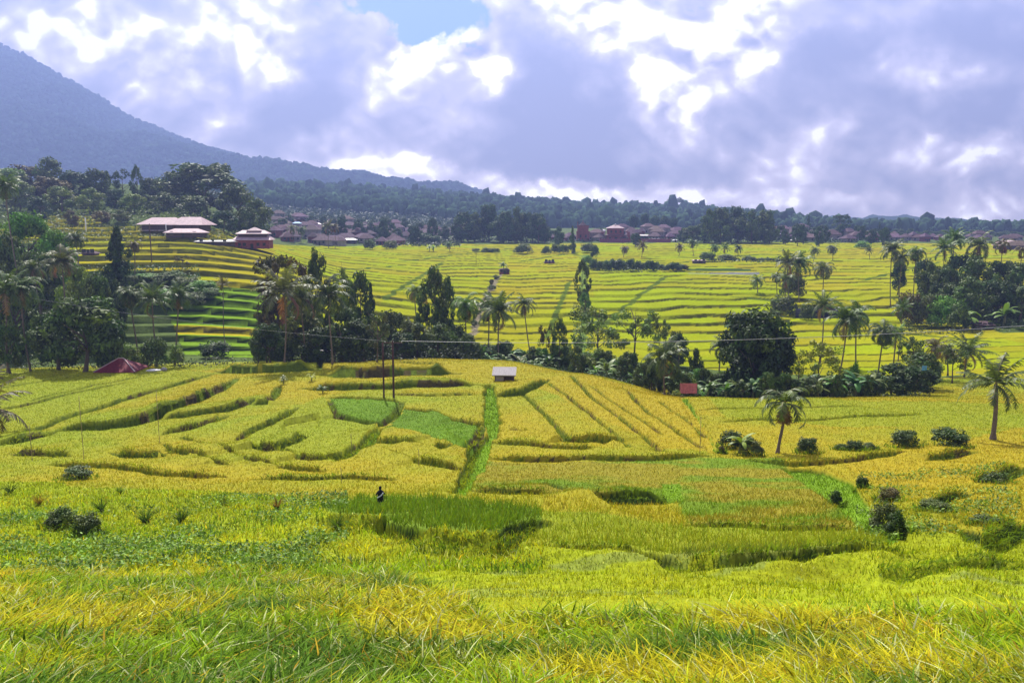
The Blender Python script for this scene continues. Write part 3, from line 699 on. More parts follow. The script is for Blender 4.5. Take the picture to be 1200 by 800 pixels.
def tree(kind, u, vtop, D, wpx, tint, label, cat=None, group=None, name=None, vbase=None):
    """a tree whose foot is on the land at distance D, its top and width as measured in the picture"""
    global tree_n; tree_n += 1
    if D is None: x, D = unproj(u, vbase); z = float(ground_z([x], [D])[0])
    else: x, _, z = at(u, D, vtop)
    if vbase is not None and D is not None: pass
    h = z_of(vtop, D) - z; w = wpx / F_PX * D * 1.12
    h = max(h, .4)
    cm, tm = TPL[kind][tree_n % len(TPL[kind])]
    rz = random.uniform(0, 6.28); tc = TINT[tint]; j = random.uniform(.88, 1.12)
    name = name or {'round': 'broadleaf_tree', 'low': 'broadleaf_tree', 'airy': 'airy_tree', 'umbrella': 'spreading_tree', 'slim': 'slim_tree', 'conifer': 'conifer_tree', 'bush': 'shrub'}[kind]
    if kind == 'bush':
        o = bpy.data.objects.new(name, cm); COL.objects.link(o); o.location = (x, D, z - .05); o.rotation_euler = (0, 0, rz); o.scale = (w, w, h)
        o.color = (*[t * j for t in tc], 1); tag(o, label, cat or 'shrub', group); return o
    e = empty(name, (x, D, z - .1), rz); e.scale = (w, w, h); tag(e, label, cat or 'tree', group)
    a = bpy.data.objects.new('trunk', tm); COL.objects.link(a); a.parent = e
    a.scale = (min(1.0, h / w * .9), min(1.0, h / w * .9), 1)
    b = bpy.data.objects.new('crown', cm); COL.objects.link(b); b.parent = e; b.color = (*[t * j for t in tc], 1)
    return e

def frond(L, droop, up, az, nleaf, ll, parts, colr, twist=0):
    """one feather leaf from the origin"""
    n = 9; pts = []; ang = up; p = np.zeros(2); pts.append(p.copy())
    for k in range(n):
        p = p + np.array([math.cos(ang), math.sin(ang)]) * L / n; ang -= droop / n * (1 + .9 * k / n); pts.append(p.copy())
    pts = np.array(pts); t = np.linspace(.1, 1, nleaf); ti = t * n; i = np.minimum(ti.astype(int), n - 1); f = (ti - i)[:, None]
    q = pts[i] * (1 - f) + pts[i + 1] * f; d = pts[i + 1] - pts[i]; d /= np.linalg.norm(d, axis=1, keepdims=True)
    ca, sa = math.cos(az), math.sin(az)
    O = np.stack([q[:, 0] * ca, q[:, 0] * sa, q[:, 1]], 1); T_ = np.stack([d[:, 0] * ca, d[:, 0] * sa, d[:, 1]], 1); S = np.array([-sa, ca, 0.0])
    Up = np.cross(T_, S[None]); 
    for sgn in (-1, 1):
        m = len(O); ln = ll * np.sin(PI * np.clip(.12 + .84 * t, 0, 1)) ** .6 * rng.uniform(.8, 1.1, m)
        hang = rng.uniform(.1, .85, m)[:, None]
        dr = S[None] * sgn * .8 + T_ * .5 - np.array([0, 0, 1.0]) * hang; dr /= np.linalg.norm(dr, axis=1, keepdims=True)
        w = T_ * .5 * .17 * (ll / .9); E = O + dr * ln[:, None]
        V = np.stack([O - w, O + w, E + w * .3, E - w * .3], 1).reshape(-1, 3)
        c = colr * rng.uniform(.7, 1.3, m)[:, None]
        parts.append((V, np.arange(m * 4).reshape(m, 4), np.repeat(c[:, None, :], 4, 1).reshape(-1, 3)))
    R = np.stack([pts[:, 0] * ca, pts[:, 0] * sa, pts[:, 1]], 1); wr = (np.linspace(.06, .012, n + 1))[:, None] * S[None]
    V = np.stack([R - wr, R + wr], 1).reshape(-1, 3); Fq = np.array([[2 * k, 2 * k + 1, 2 * k + 3, 2 * k + 2] for k in range(n)])
    parts.append((V, Fq, np.tile(np.array([.22, .20, .07]), (len(V), 1))))
def palm_crown(seed, nf=22, L=4.3, ragged=0.0):
    r = random.Random(seed); parts = []
    for k in range(nf):
        t = (k + .5) / nf; az = k * 2.399 + r.uniform(-.2, .2)
        up = math.radians(84 - 98 * t + r.uniform(-9, 9)); droop = math.radians((34 + 22 * (seed % 4)) + 40 * t + r.uniform(-14, 14))
        dead = r.random() < (.06 + ragged) and t > .55
        col = np.array([.20, .12, .05]) if dead else np.array([.085, .13, .028]) * r.uniform(.75, 1.35)
        frond(L * r.uniform(.8, 1.08), droop * (1.5 if dead else 1), up - (.5 if dead else 0), az, 26, .95, parts, col)
    return _mk('crown', parts)
PALMS = [palm_crown(s, 20 + (s * 5) % 9, 4.2 + .15 * (s % 5), .03 * (s % 3)) for s in range(8)] + [palm_crown(11, 17, 4.4, .2), palm_crown(12, 16, 4.6, .12)]
for p in PALMS: p.materials.append(M['frond'])
nut = MB()
for k in range(7):
    a = k * .9; nut.box(.28 * math.cos(a) - .1, .28 * math.cos(a) + .1, .28 * math.sin(a) - .1, .28 * math.sin(a) + .1, -.45, -.2, .4, (.28 * math.cos(a), .28 * math.sin(a)))
nutm = bpy.data.meshes.new('coconuts'); nutm.from_pydata(nut.v, [], nut.f); nutm.update(); nutm.materials.append(M['wood'])
palm_n = 0
def palm(u, vtop, D, label, lean=0.0, size=1.0, tint='mid', var=None, group=None, trunk_r=.15):
    """coconut palm: u is where its crown is, lean shifts the foot sideways (m)"""
    global palm_n; palm_n += 1
    c = bearing(u, vtop); xc = (c - 600) / F_PX * D; xf = xc + lean
    zf = float(ground_z([xf], [D])[0]); zt_ = z_of(vtop, D) - 2.6 * size; h = max(zt_ - zf, .8)
    e = empty('coconut_palm', (xf, D, zf)); tag(e, label, 'palm', group)
    m = MB(); n = 9
    pts = [(-lean * (1 - (1 - t) ** 1.7) + .15 * math.sin(t * 4 + palm_n), .1 * math.sin(t * 3 + palm_n), h * t) for t in np.linspace(0, 1, n)]
    rr = [trunk_r * (1.6 if k == 0 else 1.05 - .35 * k / n) for k in range(n)]
    m.tube(pts, rr, 7); m.build('trunk', M['palmbark'], e, smooth=True)
    cm = PALMS[palm_n % 8] if var is None else PALMS[var + 4]
    b = bpy.data.objects.new('crown', cm); COL.objects.link(b); b.parent = e; b.location = pts[-1]; b.scale = (size,) * 3; b.rotation_euler = (random.uniform(-.08, .08), random.uniform(-.08, .08), random.uniform(0, 6.28))
    b.color = (*[t * random.uniform(.9, 1.1) for t in TINT[tint]], 1)
    return e

def leaf_strip(L, W, up, droop, az, parts, colr, n=6):
    pts = [np.zeros(2)]; ang = up
    for k in range(n): pts.append(pts[-1] + np.array([math.cos(ang), math.sin(ang)]) * L / n); ang -= droop / n * (1 + k / n)
    pts = np.array(pts); ca, sa = math.cos(az), math.sin(az); S = np.array([-sa, ca, 0.0])
    t = np.linspace(0, 1, n + 1); w = W * .5 * np.sin(PI * np.clip(.08 + .88 * t, 0, 1)) ** .6
    R = np.stack([pts[:, 0] * ca, pts[:, 0] * sa, pts[:, 1]], 1)
    fold = np.array([0, 0, .25])
    V = np.stack([R - S * w[:, None] - fold * w[:, None], R, R + S * w[:, None] - fold * w[:, None]], 1).reshape(-1, 3)
    Fq = []
    for k in range(n): a = 3 * k; Fq += [[a, a + 1, a + 4, a + 3], [a + 1, a + 2, a + 5, a + 4]]
    parts.append((V, np.array(Fq), np.tile(colr * rng.uniform(.8, 1.2), (len(V), 1))))
def banana_leaves(seed):
    r = random.Random(seed); parts = []
    for k in range(12): leaf_strip(r.uniform(1.5, 2.3), r.uniform(.45, .62), math.radians(r.uniform(15, 86)), math.radians(r.uniform(40, 110)), k * 2.4 + r.uniform(-.3, .3), parts, np.array([.12, .20, .03]) * r.uniform(.7, 1.4))
    return _mk('crown', parts)
BAN = [banana_leaves(s) for s in range(5)]
for b in BAN: b.materials.append(M['frond'])
stem = MB(); stem.tube([(0, 0, 0), (.03, 0, .4), (.02, .03, .8), (0, 0, 1.3)], [.17, .14, .12, .08], 8)
stemm = bpy.data.meshes.new('trunk'); stemm.from_pydata(stem.v, [], stem.f); stemm.update(); stemm.materials.append(mat_plain('banana_stem', (.20, .20, .08), .7, 5))
bn = 0
def banana(u, v, D, s, label, group=None, tint='mid'):
    """v: picture row of the top"""
    global bn; bn += 1
    x, _, z = at(u, D, v); h = z_of(v, D) - z
    s = max(.5, min(h / 3.0, 2.6)) if s is None else s
    e = empty('banana_plant', (x, D, z), random.uniform(0, 6.28)); e.scale = (s,) * 3; tag(e, label, 'banana plant', group)
    a = bpy.data.objects.new('trunk', stemm); COL.objects.link(a); a.parent = e
    b = bpy.data.objects.new('crown', BAN[bn % 5]); COL.objects.link(b); b.parent = e; b.location = (0, 0, 1.2); b.color = (*[t * random.uniform(.8, 1.2) for t in TINT[tint]], 1)
    return e
def scrub(polys, n, size, colr, label, hmax=1.5, name='undergrowth', lumps=None):
    """low tangled growth: leaf cards heaped over the land inside picture polygons given as (bearing0, bearing1, D0, D1)"""
    parts = []
    for (c0, c1, d0, d1, hm, cr) in polys:
        k = int(n * (c1 - c0) * (d1 - d0))
        c = rng.uniform(c0, c1, k); D = rng.uniform(d0, d1, k); x = (c - 600) / F_PX * D; z = land(x, D)[0]
        hh = hm * sst(.3, .75, fbm(x / 3.5, D / 3.5, 61, 3)) ; zz = z + hh * rng.random(k) ** .4
        cc = np.array(cr) * (.5 + 1.1 * fbm(x / 2.0, D / 2.0, 63, 3)[:, None]) * rng.uniform(.6, 1.4, k)[:, None]
        P = np.stack([x, D, zz], 1); N = rng.normal(0, .7, (k, 3)) + np.array([0, -.2, .8])
        parts.append(cards(P, N, size * D / 160.0 * rng.uniform(.6, 1.5, k), .5, cc))
    V, Fq, C = merge(parts); o = link(name, fast_mesh(name, V, Fq, C), M['leaf']); tag(o, label, 'undergrowth', None, 'stuff')
# ------------------------------------------------------------------ placement: palms
P_ = palm
P_(5, 203, 190, 'tall coconut palm rising above the bushy slope at the far edge of the fields', 1.5, 1.15)
P_(40, 300, 172, 'coconut palm with pale drooping fronds behind the thicket, above the round dark tree', 1)
P_(22, 318, 140, 'tall coconut palm with long trunk standing before the thicket beside the big round tree', .5, 1.15)
P_(3, 322, 138, 'coconut palm cut by the picture edge next to the long trunked palm', -.5, 1.1, 'grey')
P_(70, 290, 158, 'palm with stiff starry grey fronds straight above the round dark tree', 0, 1.1, 'grey')
P_(88, 268, 205, 'smaller palm standing between the starry palm and the pointed dark tree', 0, .95)
P_(152, 330, 149, 'coconut palm just behind the red pavilion roof, nearest the round dark tree', .6, .95)
P_(178, 334, 147, 'bushy coconut palm standing over the pale stone beside the red pavilion', -.3, 1.05)
P_(208, 332, 151, 'thin leaning coconut palm beside the steep green terraces', -1.5, .95)
P_(260, 326, 172, 'small brown topped palm on a very thin trunk amid the steep terraces', 0, .5, 'brown', 5, None, .1)
P_(156, 280, 222, 'brownish palm tucked behind the pointed dark tree', 0, .7, 'brown')
P_(332, 318, 138, 'huge dark purplish palm in front of the spreading tree, over the green strip', -.4, 1.45, 'grey')
P_(352, 330, 146, 'dark shaggy palm crowded against the huge purplish palm', .3, 1.2, 'grey')
P_(385, 322, 141, 'large palm with long arching fronds over the golden rice strip', 0, 1.4)
P_(546, 342, 165, 'shaggy green palm standing where the earth path meets the trees', .3, 1.15, 'fresh')
P_(584, 346, 160, 'dark coconut palm with wide star of fronds above the hut slope', .2, 1.25, 'dark')
P_(572, 348, 170, 'coconut palm half hidden behind the dark star fronded palm', .2, 1.05)
P_(614, 345, 196, 'twin stemmed coconut palm standing alone at the foot of the middle terraces', 1.6, .95)
P_(486, 332, 196, 'yellowish palm peeping over the irregular tall tree', .4, .8, 'light')
P_(500, 336, 200, 'yellow green palm beside the earth path bend, next to the tall irregular tree', .4, .7, 'light')
P_(780, 398, 124, 'low dark palm among the banana plants above the pink sheet', 0, 1.1, 'dark')
P_(845, 395, 150, 'young palm between the pink sheet and the great dark tree', 0, .7)
G = 'small distant palms along the far terraces'
for u, v, D, s, l, t in ((732, 287, 445, .95, 'brownish small palm before the long village wall', 'brown'), (753, 283, 440, 1.1, 'small palm with pink tinted fronds above the dark hedge', 'brown'),
    (797, 285, 450, .95, 'small palm between the dark hedge end and the great clump of trees', 'brown'), (812, 279, 455, 1.1, 'slightly taller far palm just before the great clump of trees', 'mid'),
    (838, 285, 452, 1, 'first of three small palms in a row below the great clump', 'dark'), (850, 286, 450, .9, 'middle of three small palms in a row below the great clump', 'dark'),
    (865, 286, 455, 1, 'last of three small palms in a row below the great clump', 'dark'), (955, 288, 415, 1, 'small palm standing behind the tall palm group in mid plain', 'grey'),
    (976, 285, 420, 1.15, 'pale leaved small palm on the striped far terraces', 'grey'), (1019, 289, 430, .8, 'tiny lone palm on the striped far terraces', 'mid'),
    (526, 283, 470, .8, 'thin palm beside the far banana clump', 'dark'), (342, 262, 470, 1.2, 'slender palm beside the tiered roof house', 'grey'), (353, 264, 475, 1.1, 'slender palm near the blue roofed house', 'grey'),
    (384, 260, 460, 1.2, 'reddish palm at the foot of the village slope', 'brown'), (392, 262, 462, 1, 'palm close beside the reddish village palm', 'brown')):
    P_(u, v, D, l, random.uniform(-.6, .6), s * .95, t, None, G)
P_(888, 321, 292, 'palm with scraggy crown rising just behind the great dark round tree', .2, .95, 'light')
P_(911, 318, 285, 'greyish palm between the scraggy palm and the tall mid plain palms', .2, .8, 'grey')
P_(924, 296, 262, 'tallest dark palm of the mid plain group beside the dark pond', 1.2, 1.35, 'grey')
P_(937, 296, 270, 'broad dark palm leaning against the tallest mid plain palm', .8, 1.5, 'dark')
P_(921, 318, 255, 'lower shaggy palm at the foot of the mid plain group', .3, 1, 'grey')
P_(966, 304, 258, 'greyish palm standing alone at the end of the dark pond', 0, 1.2, 'grey')
P_(967, 345, 178, 'palm with drooping lower fronds above the airy yellow tree', -.3, 1, 'mid')
P_(995, 356, 146, 'tall palm with long slightly bent trunk in the gap of the tree belt', -1.6, 1.2)
P_(1006, 352, 158, 'palm tucked directly behind the long bent trunk palm', .4, 1.05)
P_(1036, 374, 150, 'palm with long straight trunk over the dark rounded bushes', -.5, 1)
P_(1050, 382, 156, 'smaller olive palm touching the straight trunked palm', .2, .8, 'light')
P_(1058, 351, 178, 'thin palm with hanging dead fronds standing in the striped terraces', 0, .75, 'mid', 5, None, .1)
P_(1098, 394, 150, 'brownish palm beside the tree carrying the blue sheet', .2, .8, 'brown')
P_(1112, 402, 155, 'small ragged palm between the brownish palm and the dark belt end palm', .2, .7, 'grey')
P_(1136, 396, 152, 'dark palm at the end of the tree belt over the striped terraces', -.5, 1.05)
P_(1046, 281, 262, 'tall palm on a long trunk, first of the pair before the wooded clump', .8, 1.25, 'grey')
P_(1057, 293, 258, 'tall palm on a long trunk, second of the pair before the wooded clump', .3, 1.05, 'grey')
P_(1074, 287, 272, 'palm between the long trunked pair and the wooded clump', .3, 1.1, 'dark')
P_(1108, 280, 262, 'palm with yellowish fronds at the front of the wooded clump', .5, 1.25, 'mid')
P_(1120, 268, 270, 'highest palm of the wooded clump standing against the far trees', .2, 1.3, 'dark')
P_(1149, 273, 258, 'broad crowned palm in the middle of the wooded clump', .2, 1.5, 'mid')
P_(1176, 277, 262, 'thin crowned palm before the pale domed roof', .2, 1.1, 'brown', 4)
P_(1198, 286, 262, 'brown palm at the picture edge beside the pale domed roof', .2, .9, 'brown', 4)
P_(920, 447, unproj(918, 531)[1], 'short coconut palm standing alone in the field with one brown hanging frond', -.25, .82, 'mid', 4)
P_(1170, 424, unproj(1166, 515)[1], 'stout coconut palm with hanging frond bases at the edge of the near field', .2, .9, 'mid', 5, None, .24)
P_(-22, 445, 86, 'low palm outside the edge whose frond reaches over the yellow field', 0, 1.25, 'brown', 5)

# ------------------------------------------------------------------ placement: trees
T_ = tree
GH = 'trees on the wooded slope under the mountain'
for k, (kind, u, v, D, w, t, l) in enumerate((
    ('low', 8, 192, 430, 60, 'light', 'pale olive tree crown at the very edge of the wooded slope'), ('low', 32, 186, 445, 50, 'brown', 'brownish tree on the wooded slope beside the edge tree'),
    ('low', 62, 177, 440, 46, 'dark', 'tallest dark tree of the first group on the wooded slope'), ('low', 84, 196, 430, 42, 'blue', 'bluish tree sloping down from the tallest dark one'),
    ('low', 112, 190, 440, 40, 'dark', 'rounded dark tree in the notch of the wooded skyline'), ('airy', 143, 195, 445, 34, 'blue', 'thin crowned tree on the skyline before the mountain'),
    ('slim', 159, 193, 440, 16, 'dark', 'narrow tree standing up out of the skyline like a post'), ('low', 178, 203, 440, 36, 'mid', 'tree between the narrow skyline tree and the huge one'),
    ('low', 205, 195, 425, 50, 'mid', 'shoulder tree at the near side of the huge domed tree'), ('low', 240, 183, 420, 100, 'mid', 'huge domed dark tree towering over the long pink roof'),
    ('low', 276, 205, 400, 52, 'mid', 'tree on the falling side of the huge domed tree'), ('low', 297, 226, 385, 44, 'mid', 'last tree of the wooded slope, next to the village'),
    ('low', 262, 243, 345, 34, 'blue', 'dark bluish tree between the long pink roof and the tiered roof'), ('low', 285, 236, 365, 34, 'mid', 'green tree directly behind the tiered roof house'),
    ('low', 186, 251, 325, 20, 'dark', 'small dark tree before the end of the long pink roof'), ('low', 134, 218, 400, 28, 'blue', 'dark tree standing by the small sunny terraces'),
    ('low', 45, 226, 370, 28, 'blue', 'round dark tree on the bright scrub slope'), ('low', 83, 243, 345, 18, 'brown', 'grey brown bush tree over the small sunny terraces'),
    ('low', 20, 208, 400, 42, 'light', 'leafy light tree in the upper scrub'), ('low', 70, 212, 400, 38, 'light', 'light green tree in the middle of the upper scrub'),
    ('low', 103, 216, 395, 36, 'light', 'yellow green tree above the small sunny terraces'), ('low', 155, 224, 390, 34, 'light', 'light green tree above the long pink roof'),
    ('low', 60, 200, 415, 46, 'brown', 'reddish brown tree behind the upper scrub'), ('low', 190, 222, 395, 40, 'mid', 'green tree in the shade of the huge domed tree'),
    ('low', 225, 226, 385, 44, 'mid', 'dense green tree behind the ridge of the long pink roof'), ('low', 118, 244, 350, 24, 'brown', 'brown leaved tree beside the small sunny terraces'),
    ('low', 142, 243, 350, 22, 'grey', 'grey leaved tree near the start of the long pink roof'))):
    T_(kind, u, v, D, w, t, l, None, GH)
GE = 'trees of the thicket beside the near field'
for kind, u, v, D, w, t, l in (
    ('low', 30, 238, 215, 62, 'fresh', 'bright leafy tree at the top of the thicket'), ('low', 62, 256, 210, 48, 'fresh', 'bright leafy tree of the thicket nearest the far terraces'),
    ('low', 8, 262, 200, 46, 'mid', 'green tree of the thicket under the edge palm'), ('low', 42, 284, 185, 60, 'mid', 'dark green tree in the heart of the thicket'),
    ('low', 10, 300, 165, 56, 'dark', 'dark tree behind the edge palms'), ('low', 85, 300, 178, 46, 'light', 'light bushy tree behind the starry palm'),
    ('low', 112, 312, 172, 42, 'mid', 'green tree between the starry palm and the pointed tree'),
    ('conifer', 136, 264, 206, 54, 'black', 'pointed very dark conifer like a cone'), ('low', 131, 318, 180, 34, 'black', 'dark rounded tree at the foot of the pointed conifer'),
    ('low', 92, 336, 139, 96, 'dark', 'big round dark tree standing right behind the yellow field'), ('low', 62, 352, 143, 66, 'dark', 'dark tree leaning into the big round tree'),
    ('low', 120, 350, 142, 50, 'dark', 'outer dark tree of the big round mass, beside the red pavilion'), ('low', 6, 372, 137, 40, 'dark', 'dark low tree at the edge of the yellow field'),
    ('bush', 180, 385, 146, 34, 'dark', 'dark bush clinging to the palm by the pale stone'), ('bush', 252, 394, 160, 36, 'black', 'dark heap of shrub at the foot of the steep terraces'),
    ('bush', 150, 395, 148, 34, 'light', 'leafy shrub behind the red pavilion'), ('bush', 205, 400, 150, 20, 'light', 'small leafy shrub beside the pale stone')):
    T_(kind, u, v, D, w, t, l, None, GE)
GB = 'low leafy bushes on the upper terrace slope'
for i, (u, v, D, w, t) in enumerate(((158, 318, 232, 26, 'mid'), (172, 316, 234, 28, 'fresh'), (188, 315, 232, 26, 'mid'), (203, 313, 234, 24, 'dark'), (218, 318, 228, 28, 'mid'), (236, 323, 224, 26, 'fresh'), (165, 334, 216, 34, 'mid'), (195, 334, 214, 34, 'fresh'), (222, 336, 214, 28, 'mid'), (246, 332, 219, 20, 'dark'))):
    T_('bush', u, v + 2, D - 17, w * 1.3, t, 'one of the close packed bushes on the upper terrace slope', None, GB)
T_('airy', 213, 296, 236, 20, 'brown', 'small bare looking tree above the terrace bushes')
GC = 'trees in the middle tree belt'
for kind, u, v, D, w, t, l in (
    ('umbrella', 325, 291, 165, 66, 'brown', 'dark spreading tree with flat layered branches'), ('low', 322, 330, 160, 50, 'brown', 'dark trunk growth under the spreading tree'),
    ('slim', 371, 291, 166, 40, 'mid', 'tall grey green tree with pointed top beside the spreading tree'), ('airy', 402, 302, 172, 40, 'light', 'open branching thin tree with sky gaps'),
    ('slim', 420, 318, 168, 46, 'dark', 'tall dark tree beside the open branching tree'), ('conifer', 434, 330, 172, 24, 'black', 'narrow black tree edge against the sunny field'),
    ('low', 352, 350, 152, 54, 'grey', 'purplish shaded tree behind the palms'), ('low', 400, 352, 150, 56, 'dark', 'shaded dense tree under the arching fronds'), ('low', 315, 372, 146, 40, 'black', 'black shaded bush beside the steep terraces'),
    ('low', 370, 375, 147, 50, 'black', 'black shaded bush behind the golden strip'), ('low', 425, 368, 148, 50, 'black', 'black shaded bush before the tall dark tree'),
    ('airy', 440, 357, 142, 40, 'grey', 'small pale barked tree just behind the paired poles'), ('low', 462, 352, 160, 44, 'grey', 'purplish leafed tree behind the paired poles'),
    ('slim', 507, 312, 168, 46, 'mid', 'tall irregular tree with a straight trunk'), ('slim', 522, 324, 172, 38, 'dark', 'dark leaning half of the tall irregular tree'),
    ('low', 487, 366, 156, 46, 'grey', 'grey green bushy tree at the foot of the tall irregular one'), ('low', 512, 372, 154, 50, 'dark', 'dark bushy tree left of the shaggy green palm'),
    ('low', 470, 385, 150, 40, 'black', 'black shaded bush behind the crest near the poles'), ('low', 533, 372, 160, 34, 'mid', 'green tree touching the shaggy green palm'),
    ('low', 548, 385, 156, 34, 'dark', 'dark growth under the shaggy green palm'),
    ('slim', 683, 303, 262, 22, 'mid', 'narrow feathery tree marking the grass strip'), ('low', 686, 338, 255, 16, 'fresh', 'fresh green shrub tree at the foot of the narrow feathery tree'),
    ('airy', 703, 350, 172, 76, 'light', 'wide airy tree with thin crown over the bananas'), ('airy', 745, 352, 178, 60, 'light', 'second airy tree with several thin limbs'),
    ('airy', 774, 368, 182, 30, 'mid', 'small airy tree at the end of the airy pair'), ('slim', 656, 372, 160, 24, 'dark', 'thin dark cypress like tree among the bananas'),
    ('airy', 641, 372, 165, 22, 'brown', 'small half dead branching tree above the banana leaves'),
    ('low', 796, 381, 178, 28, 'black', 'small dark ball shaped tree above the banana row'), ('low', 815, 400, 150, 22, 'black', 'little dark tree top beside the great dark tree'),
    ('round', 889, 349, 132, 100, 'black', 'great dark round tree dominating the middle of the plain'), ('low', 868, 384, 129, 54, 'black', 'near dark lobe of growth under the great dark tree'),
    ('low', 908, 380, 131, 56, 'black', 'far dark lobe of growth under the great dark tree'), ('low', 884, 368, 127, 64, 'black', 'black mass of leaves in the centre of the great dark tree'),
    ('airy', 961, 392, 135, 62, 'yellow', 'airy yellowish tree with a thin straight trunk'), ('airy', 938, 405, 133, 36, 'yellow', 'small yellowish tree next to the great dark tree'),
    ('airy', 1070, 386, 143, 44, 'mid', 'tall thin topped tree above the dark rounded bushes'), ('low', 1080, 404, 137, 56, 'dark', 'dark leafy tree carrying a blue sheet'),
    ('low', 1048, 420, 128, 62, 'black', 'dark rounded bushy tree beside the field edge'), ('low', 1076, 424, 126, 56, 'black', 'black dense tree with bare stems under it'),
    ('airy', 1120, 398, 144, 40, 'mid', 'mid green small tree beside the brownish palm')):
    T_(kind, u, v, D, w, t, l, None, GC)
GD = 'trees of the wooded clump on the plain'
for kind, u, v, D, w, t, l in (
    ('low', 1092, 300, 262, 32, 'mid', 'edge tree of the wooded clump by the long trunked palms'), ('low', 1108, 305, 250, 40, 'mid', 'green tree under the yellowish palm of the clump'),
    ('low', 1130, 285, 258, 48, 'blue', 'tall bluish tree in the wooded clump'), ('low', 1152, 290, 246, 50, 'dark', 'dark tree below the broad crowned palm'),
    ('low', 1178, 298, 252, 46, 'mid', 'green tree below the thin crowned palm'), ('low', 1198, 296, 246, 46, 'dark', 'dark tree at the outer edge of the wooded clump'),
    ('low', 1145, 318, 232, 52, 'dark', 'dark front tree behind the small red roof'), ('low', 1172, 322, 232, 48, 'black', 'black shaded tree above the small red roof'),
    ('low', 1199, 325, 230, 44, 'dark', 'shaded tree at the picture edge beyond the small red roof'), ('bush', 1068, 331, 232, 30, 'brown', 'reddish bush at the tip of the wooded clump'),
    ('bush', 1087, 334, 230, 30, 'grey', 'grey bush next to the reddish bush'), ('bush', 1108, 338, 226, 34, 'fresh', 'fresh green bush at the front of the wooded clump'),
    ('bush', 1127, 345, 220, 26, 'dark', 'dark round bush at the lawn edge of the clump'), ('low', 1055, 300, 290, 20, 'blue', 'small dark tree behind the long trunked palms'),
    ('low', 1085, 295, 285, 30, 'blue', 'bluish tree behind the clump edge'), ('low', 1120, 325, 240, 40, 'mid', 'green tree between the fresh bush and the dark front tree')):
    T_(kind, u, v, D, w, t, l, None, GD)
GF = 'dark shrubs along the hedge in the far plain'
for i in range(15):
    u = 697 + i * 7.2; T_('bush', u, 303 + random.uniform(-4, 4) + (3 if i > 10 else 0), 372 + random.uniform(-6, 6), 13, 'blue', 'one of the dark shrubs in the long hedge below the village wall', None, GF)
for u, v, D, w, t, l in ((690, 296, 395, 14, 'fresh', 'fresh green shrub at the head of the grass strip'), (793, 306, 372, 14, 'light', 'pale shrub at the end of the dark hedge'), (802, 308, 368, 12, 'brown', 'brown shrub by the small canal'),
    (829, 292, 415, 18, 'dark', 'dark blob of shrub beside the small flat roof'), (853, 296, 425, 24, 'grey', 'grey shrub below the three small palms'), (878, 299, 420, 20, 'mid', 'low green shrub strip near the three small palms'), (897, 301, 418, 20, 'mid', 'low green shrub nearest the mid plain palms'),
    (916, 303, 410, 16, 'blue', 'small dark shrub behind the mid plain palms'), (613, 282, 470, 24, 'mid', 'round feathery bush in the middle of the far terraces'), (570, 289, 480, 14, 'dark', 'low shrub in a row on the far terraces'),
    (580, 289, 478, 12, 'dark', 'low shrub beside its twin on the far terraces'), (558, 290, 482, 10, 'mid', 'least shrub on the far terraces'), (640, 286, 470, 12, 'dark', 'small dark shrub before the columnar tree'), (650, 283, 475, 14, 'mid', 'green shrub before the columnar tree'),
    (660, 283, 470, 14, 'dark', 'dark shrub touching the columnar tree'), (690, 282, 480, 20, 'mid', 'green shrub beside the columnar tree'), (697, 283, 440, 10, 'blue', 'bluish narrow shrub by the village wall end'),
    (1010, 281, 520, 20, 'fresh', 'bright green shrub at the far edge of the striped terraces'), (340, 300, 380, 10, 'grey', 'grey heap of shrub on the golden terrace'), (433, 277, 470, 16, 'dark', 'dark shrub at the village foot'), (457, 279, 480, 18, 'grey', 'grey shrub at the village foot'),
    (495, 271, 560, 30, 'blue', 'rounded dark bush before the far houses'), (508, 273, 560, 22, 'blue', 'rounded bush beside the dense tree clump'), (920, 340, 250, 30, 'grey', 'grey bush at the foot of the tall mid plain palms'), (947, 352, 240, 20, 'mid', 'green bush at the near end of the dark pond'), (1003, 418, 140, 16, 'fresh', 'bright green bush by the long bent trunk palm'),
    (930, 310, 280, 30, 'grey', 'greyish bush inside the mid plain palm group')):
    T_('bush', u, v, D, w, t, l)
T_('conifer', 671, 264, 470, 12, 'dark', 'dark columnar tree standing alone on the far terraces')
GA = 'tall trees of the dense clump beyond the middle terraces'
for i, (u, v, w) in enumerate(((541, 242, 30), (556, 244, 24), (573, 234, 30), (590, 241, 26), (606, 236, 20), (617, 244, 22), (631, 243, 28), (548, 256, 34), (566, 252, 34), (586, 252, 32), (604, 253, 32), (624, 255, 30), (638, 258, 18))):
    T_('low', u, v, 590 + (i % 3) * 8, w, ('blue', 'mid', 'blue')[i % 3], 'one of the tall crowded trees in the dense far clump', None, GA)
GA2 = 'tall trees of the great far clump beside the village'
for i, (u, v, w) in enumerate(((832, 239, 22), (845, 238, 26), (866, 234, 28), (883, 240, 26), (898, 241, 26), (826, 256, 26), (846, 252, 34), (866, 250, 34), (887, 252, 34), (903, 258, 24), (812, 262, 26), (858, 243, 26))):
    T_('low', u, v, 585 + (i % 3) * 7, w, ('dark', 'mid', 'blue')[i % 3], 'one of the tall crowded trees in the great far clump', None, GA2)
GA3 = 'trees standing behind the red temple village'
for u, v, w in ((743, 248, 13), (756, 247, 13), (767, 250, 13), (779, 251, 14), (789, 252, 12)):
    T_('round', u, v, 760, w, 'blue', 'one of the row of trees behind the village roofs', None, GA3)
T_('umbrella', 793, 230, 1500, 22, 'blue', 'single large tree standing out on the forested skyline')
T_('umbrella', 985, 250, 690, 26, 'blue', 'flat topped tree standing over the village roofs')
T_('conifer', 948, 252, 720, 9, 'blue', 'narrow dark tree between village roofs and the flat topped tree')
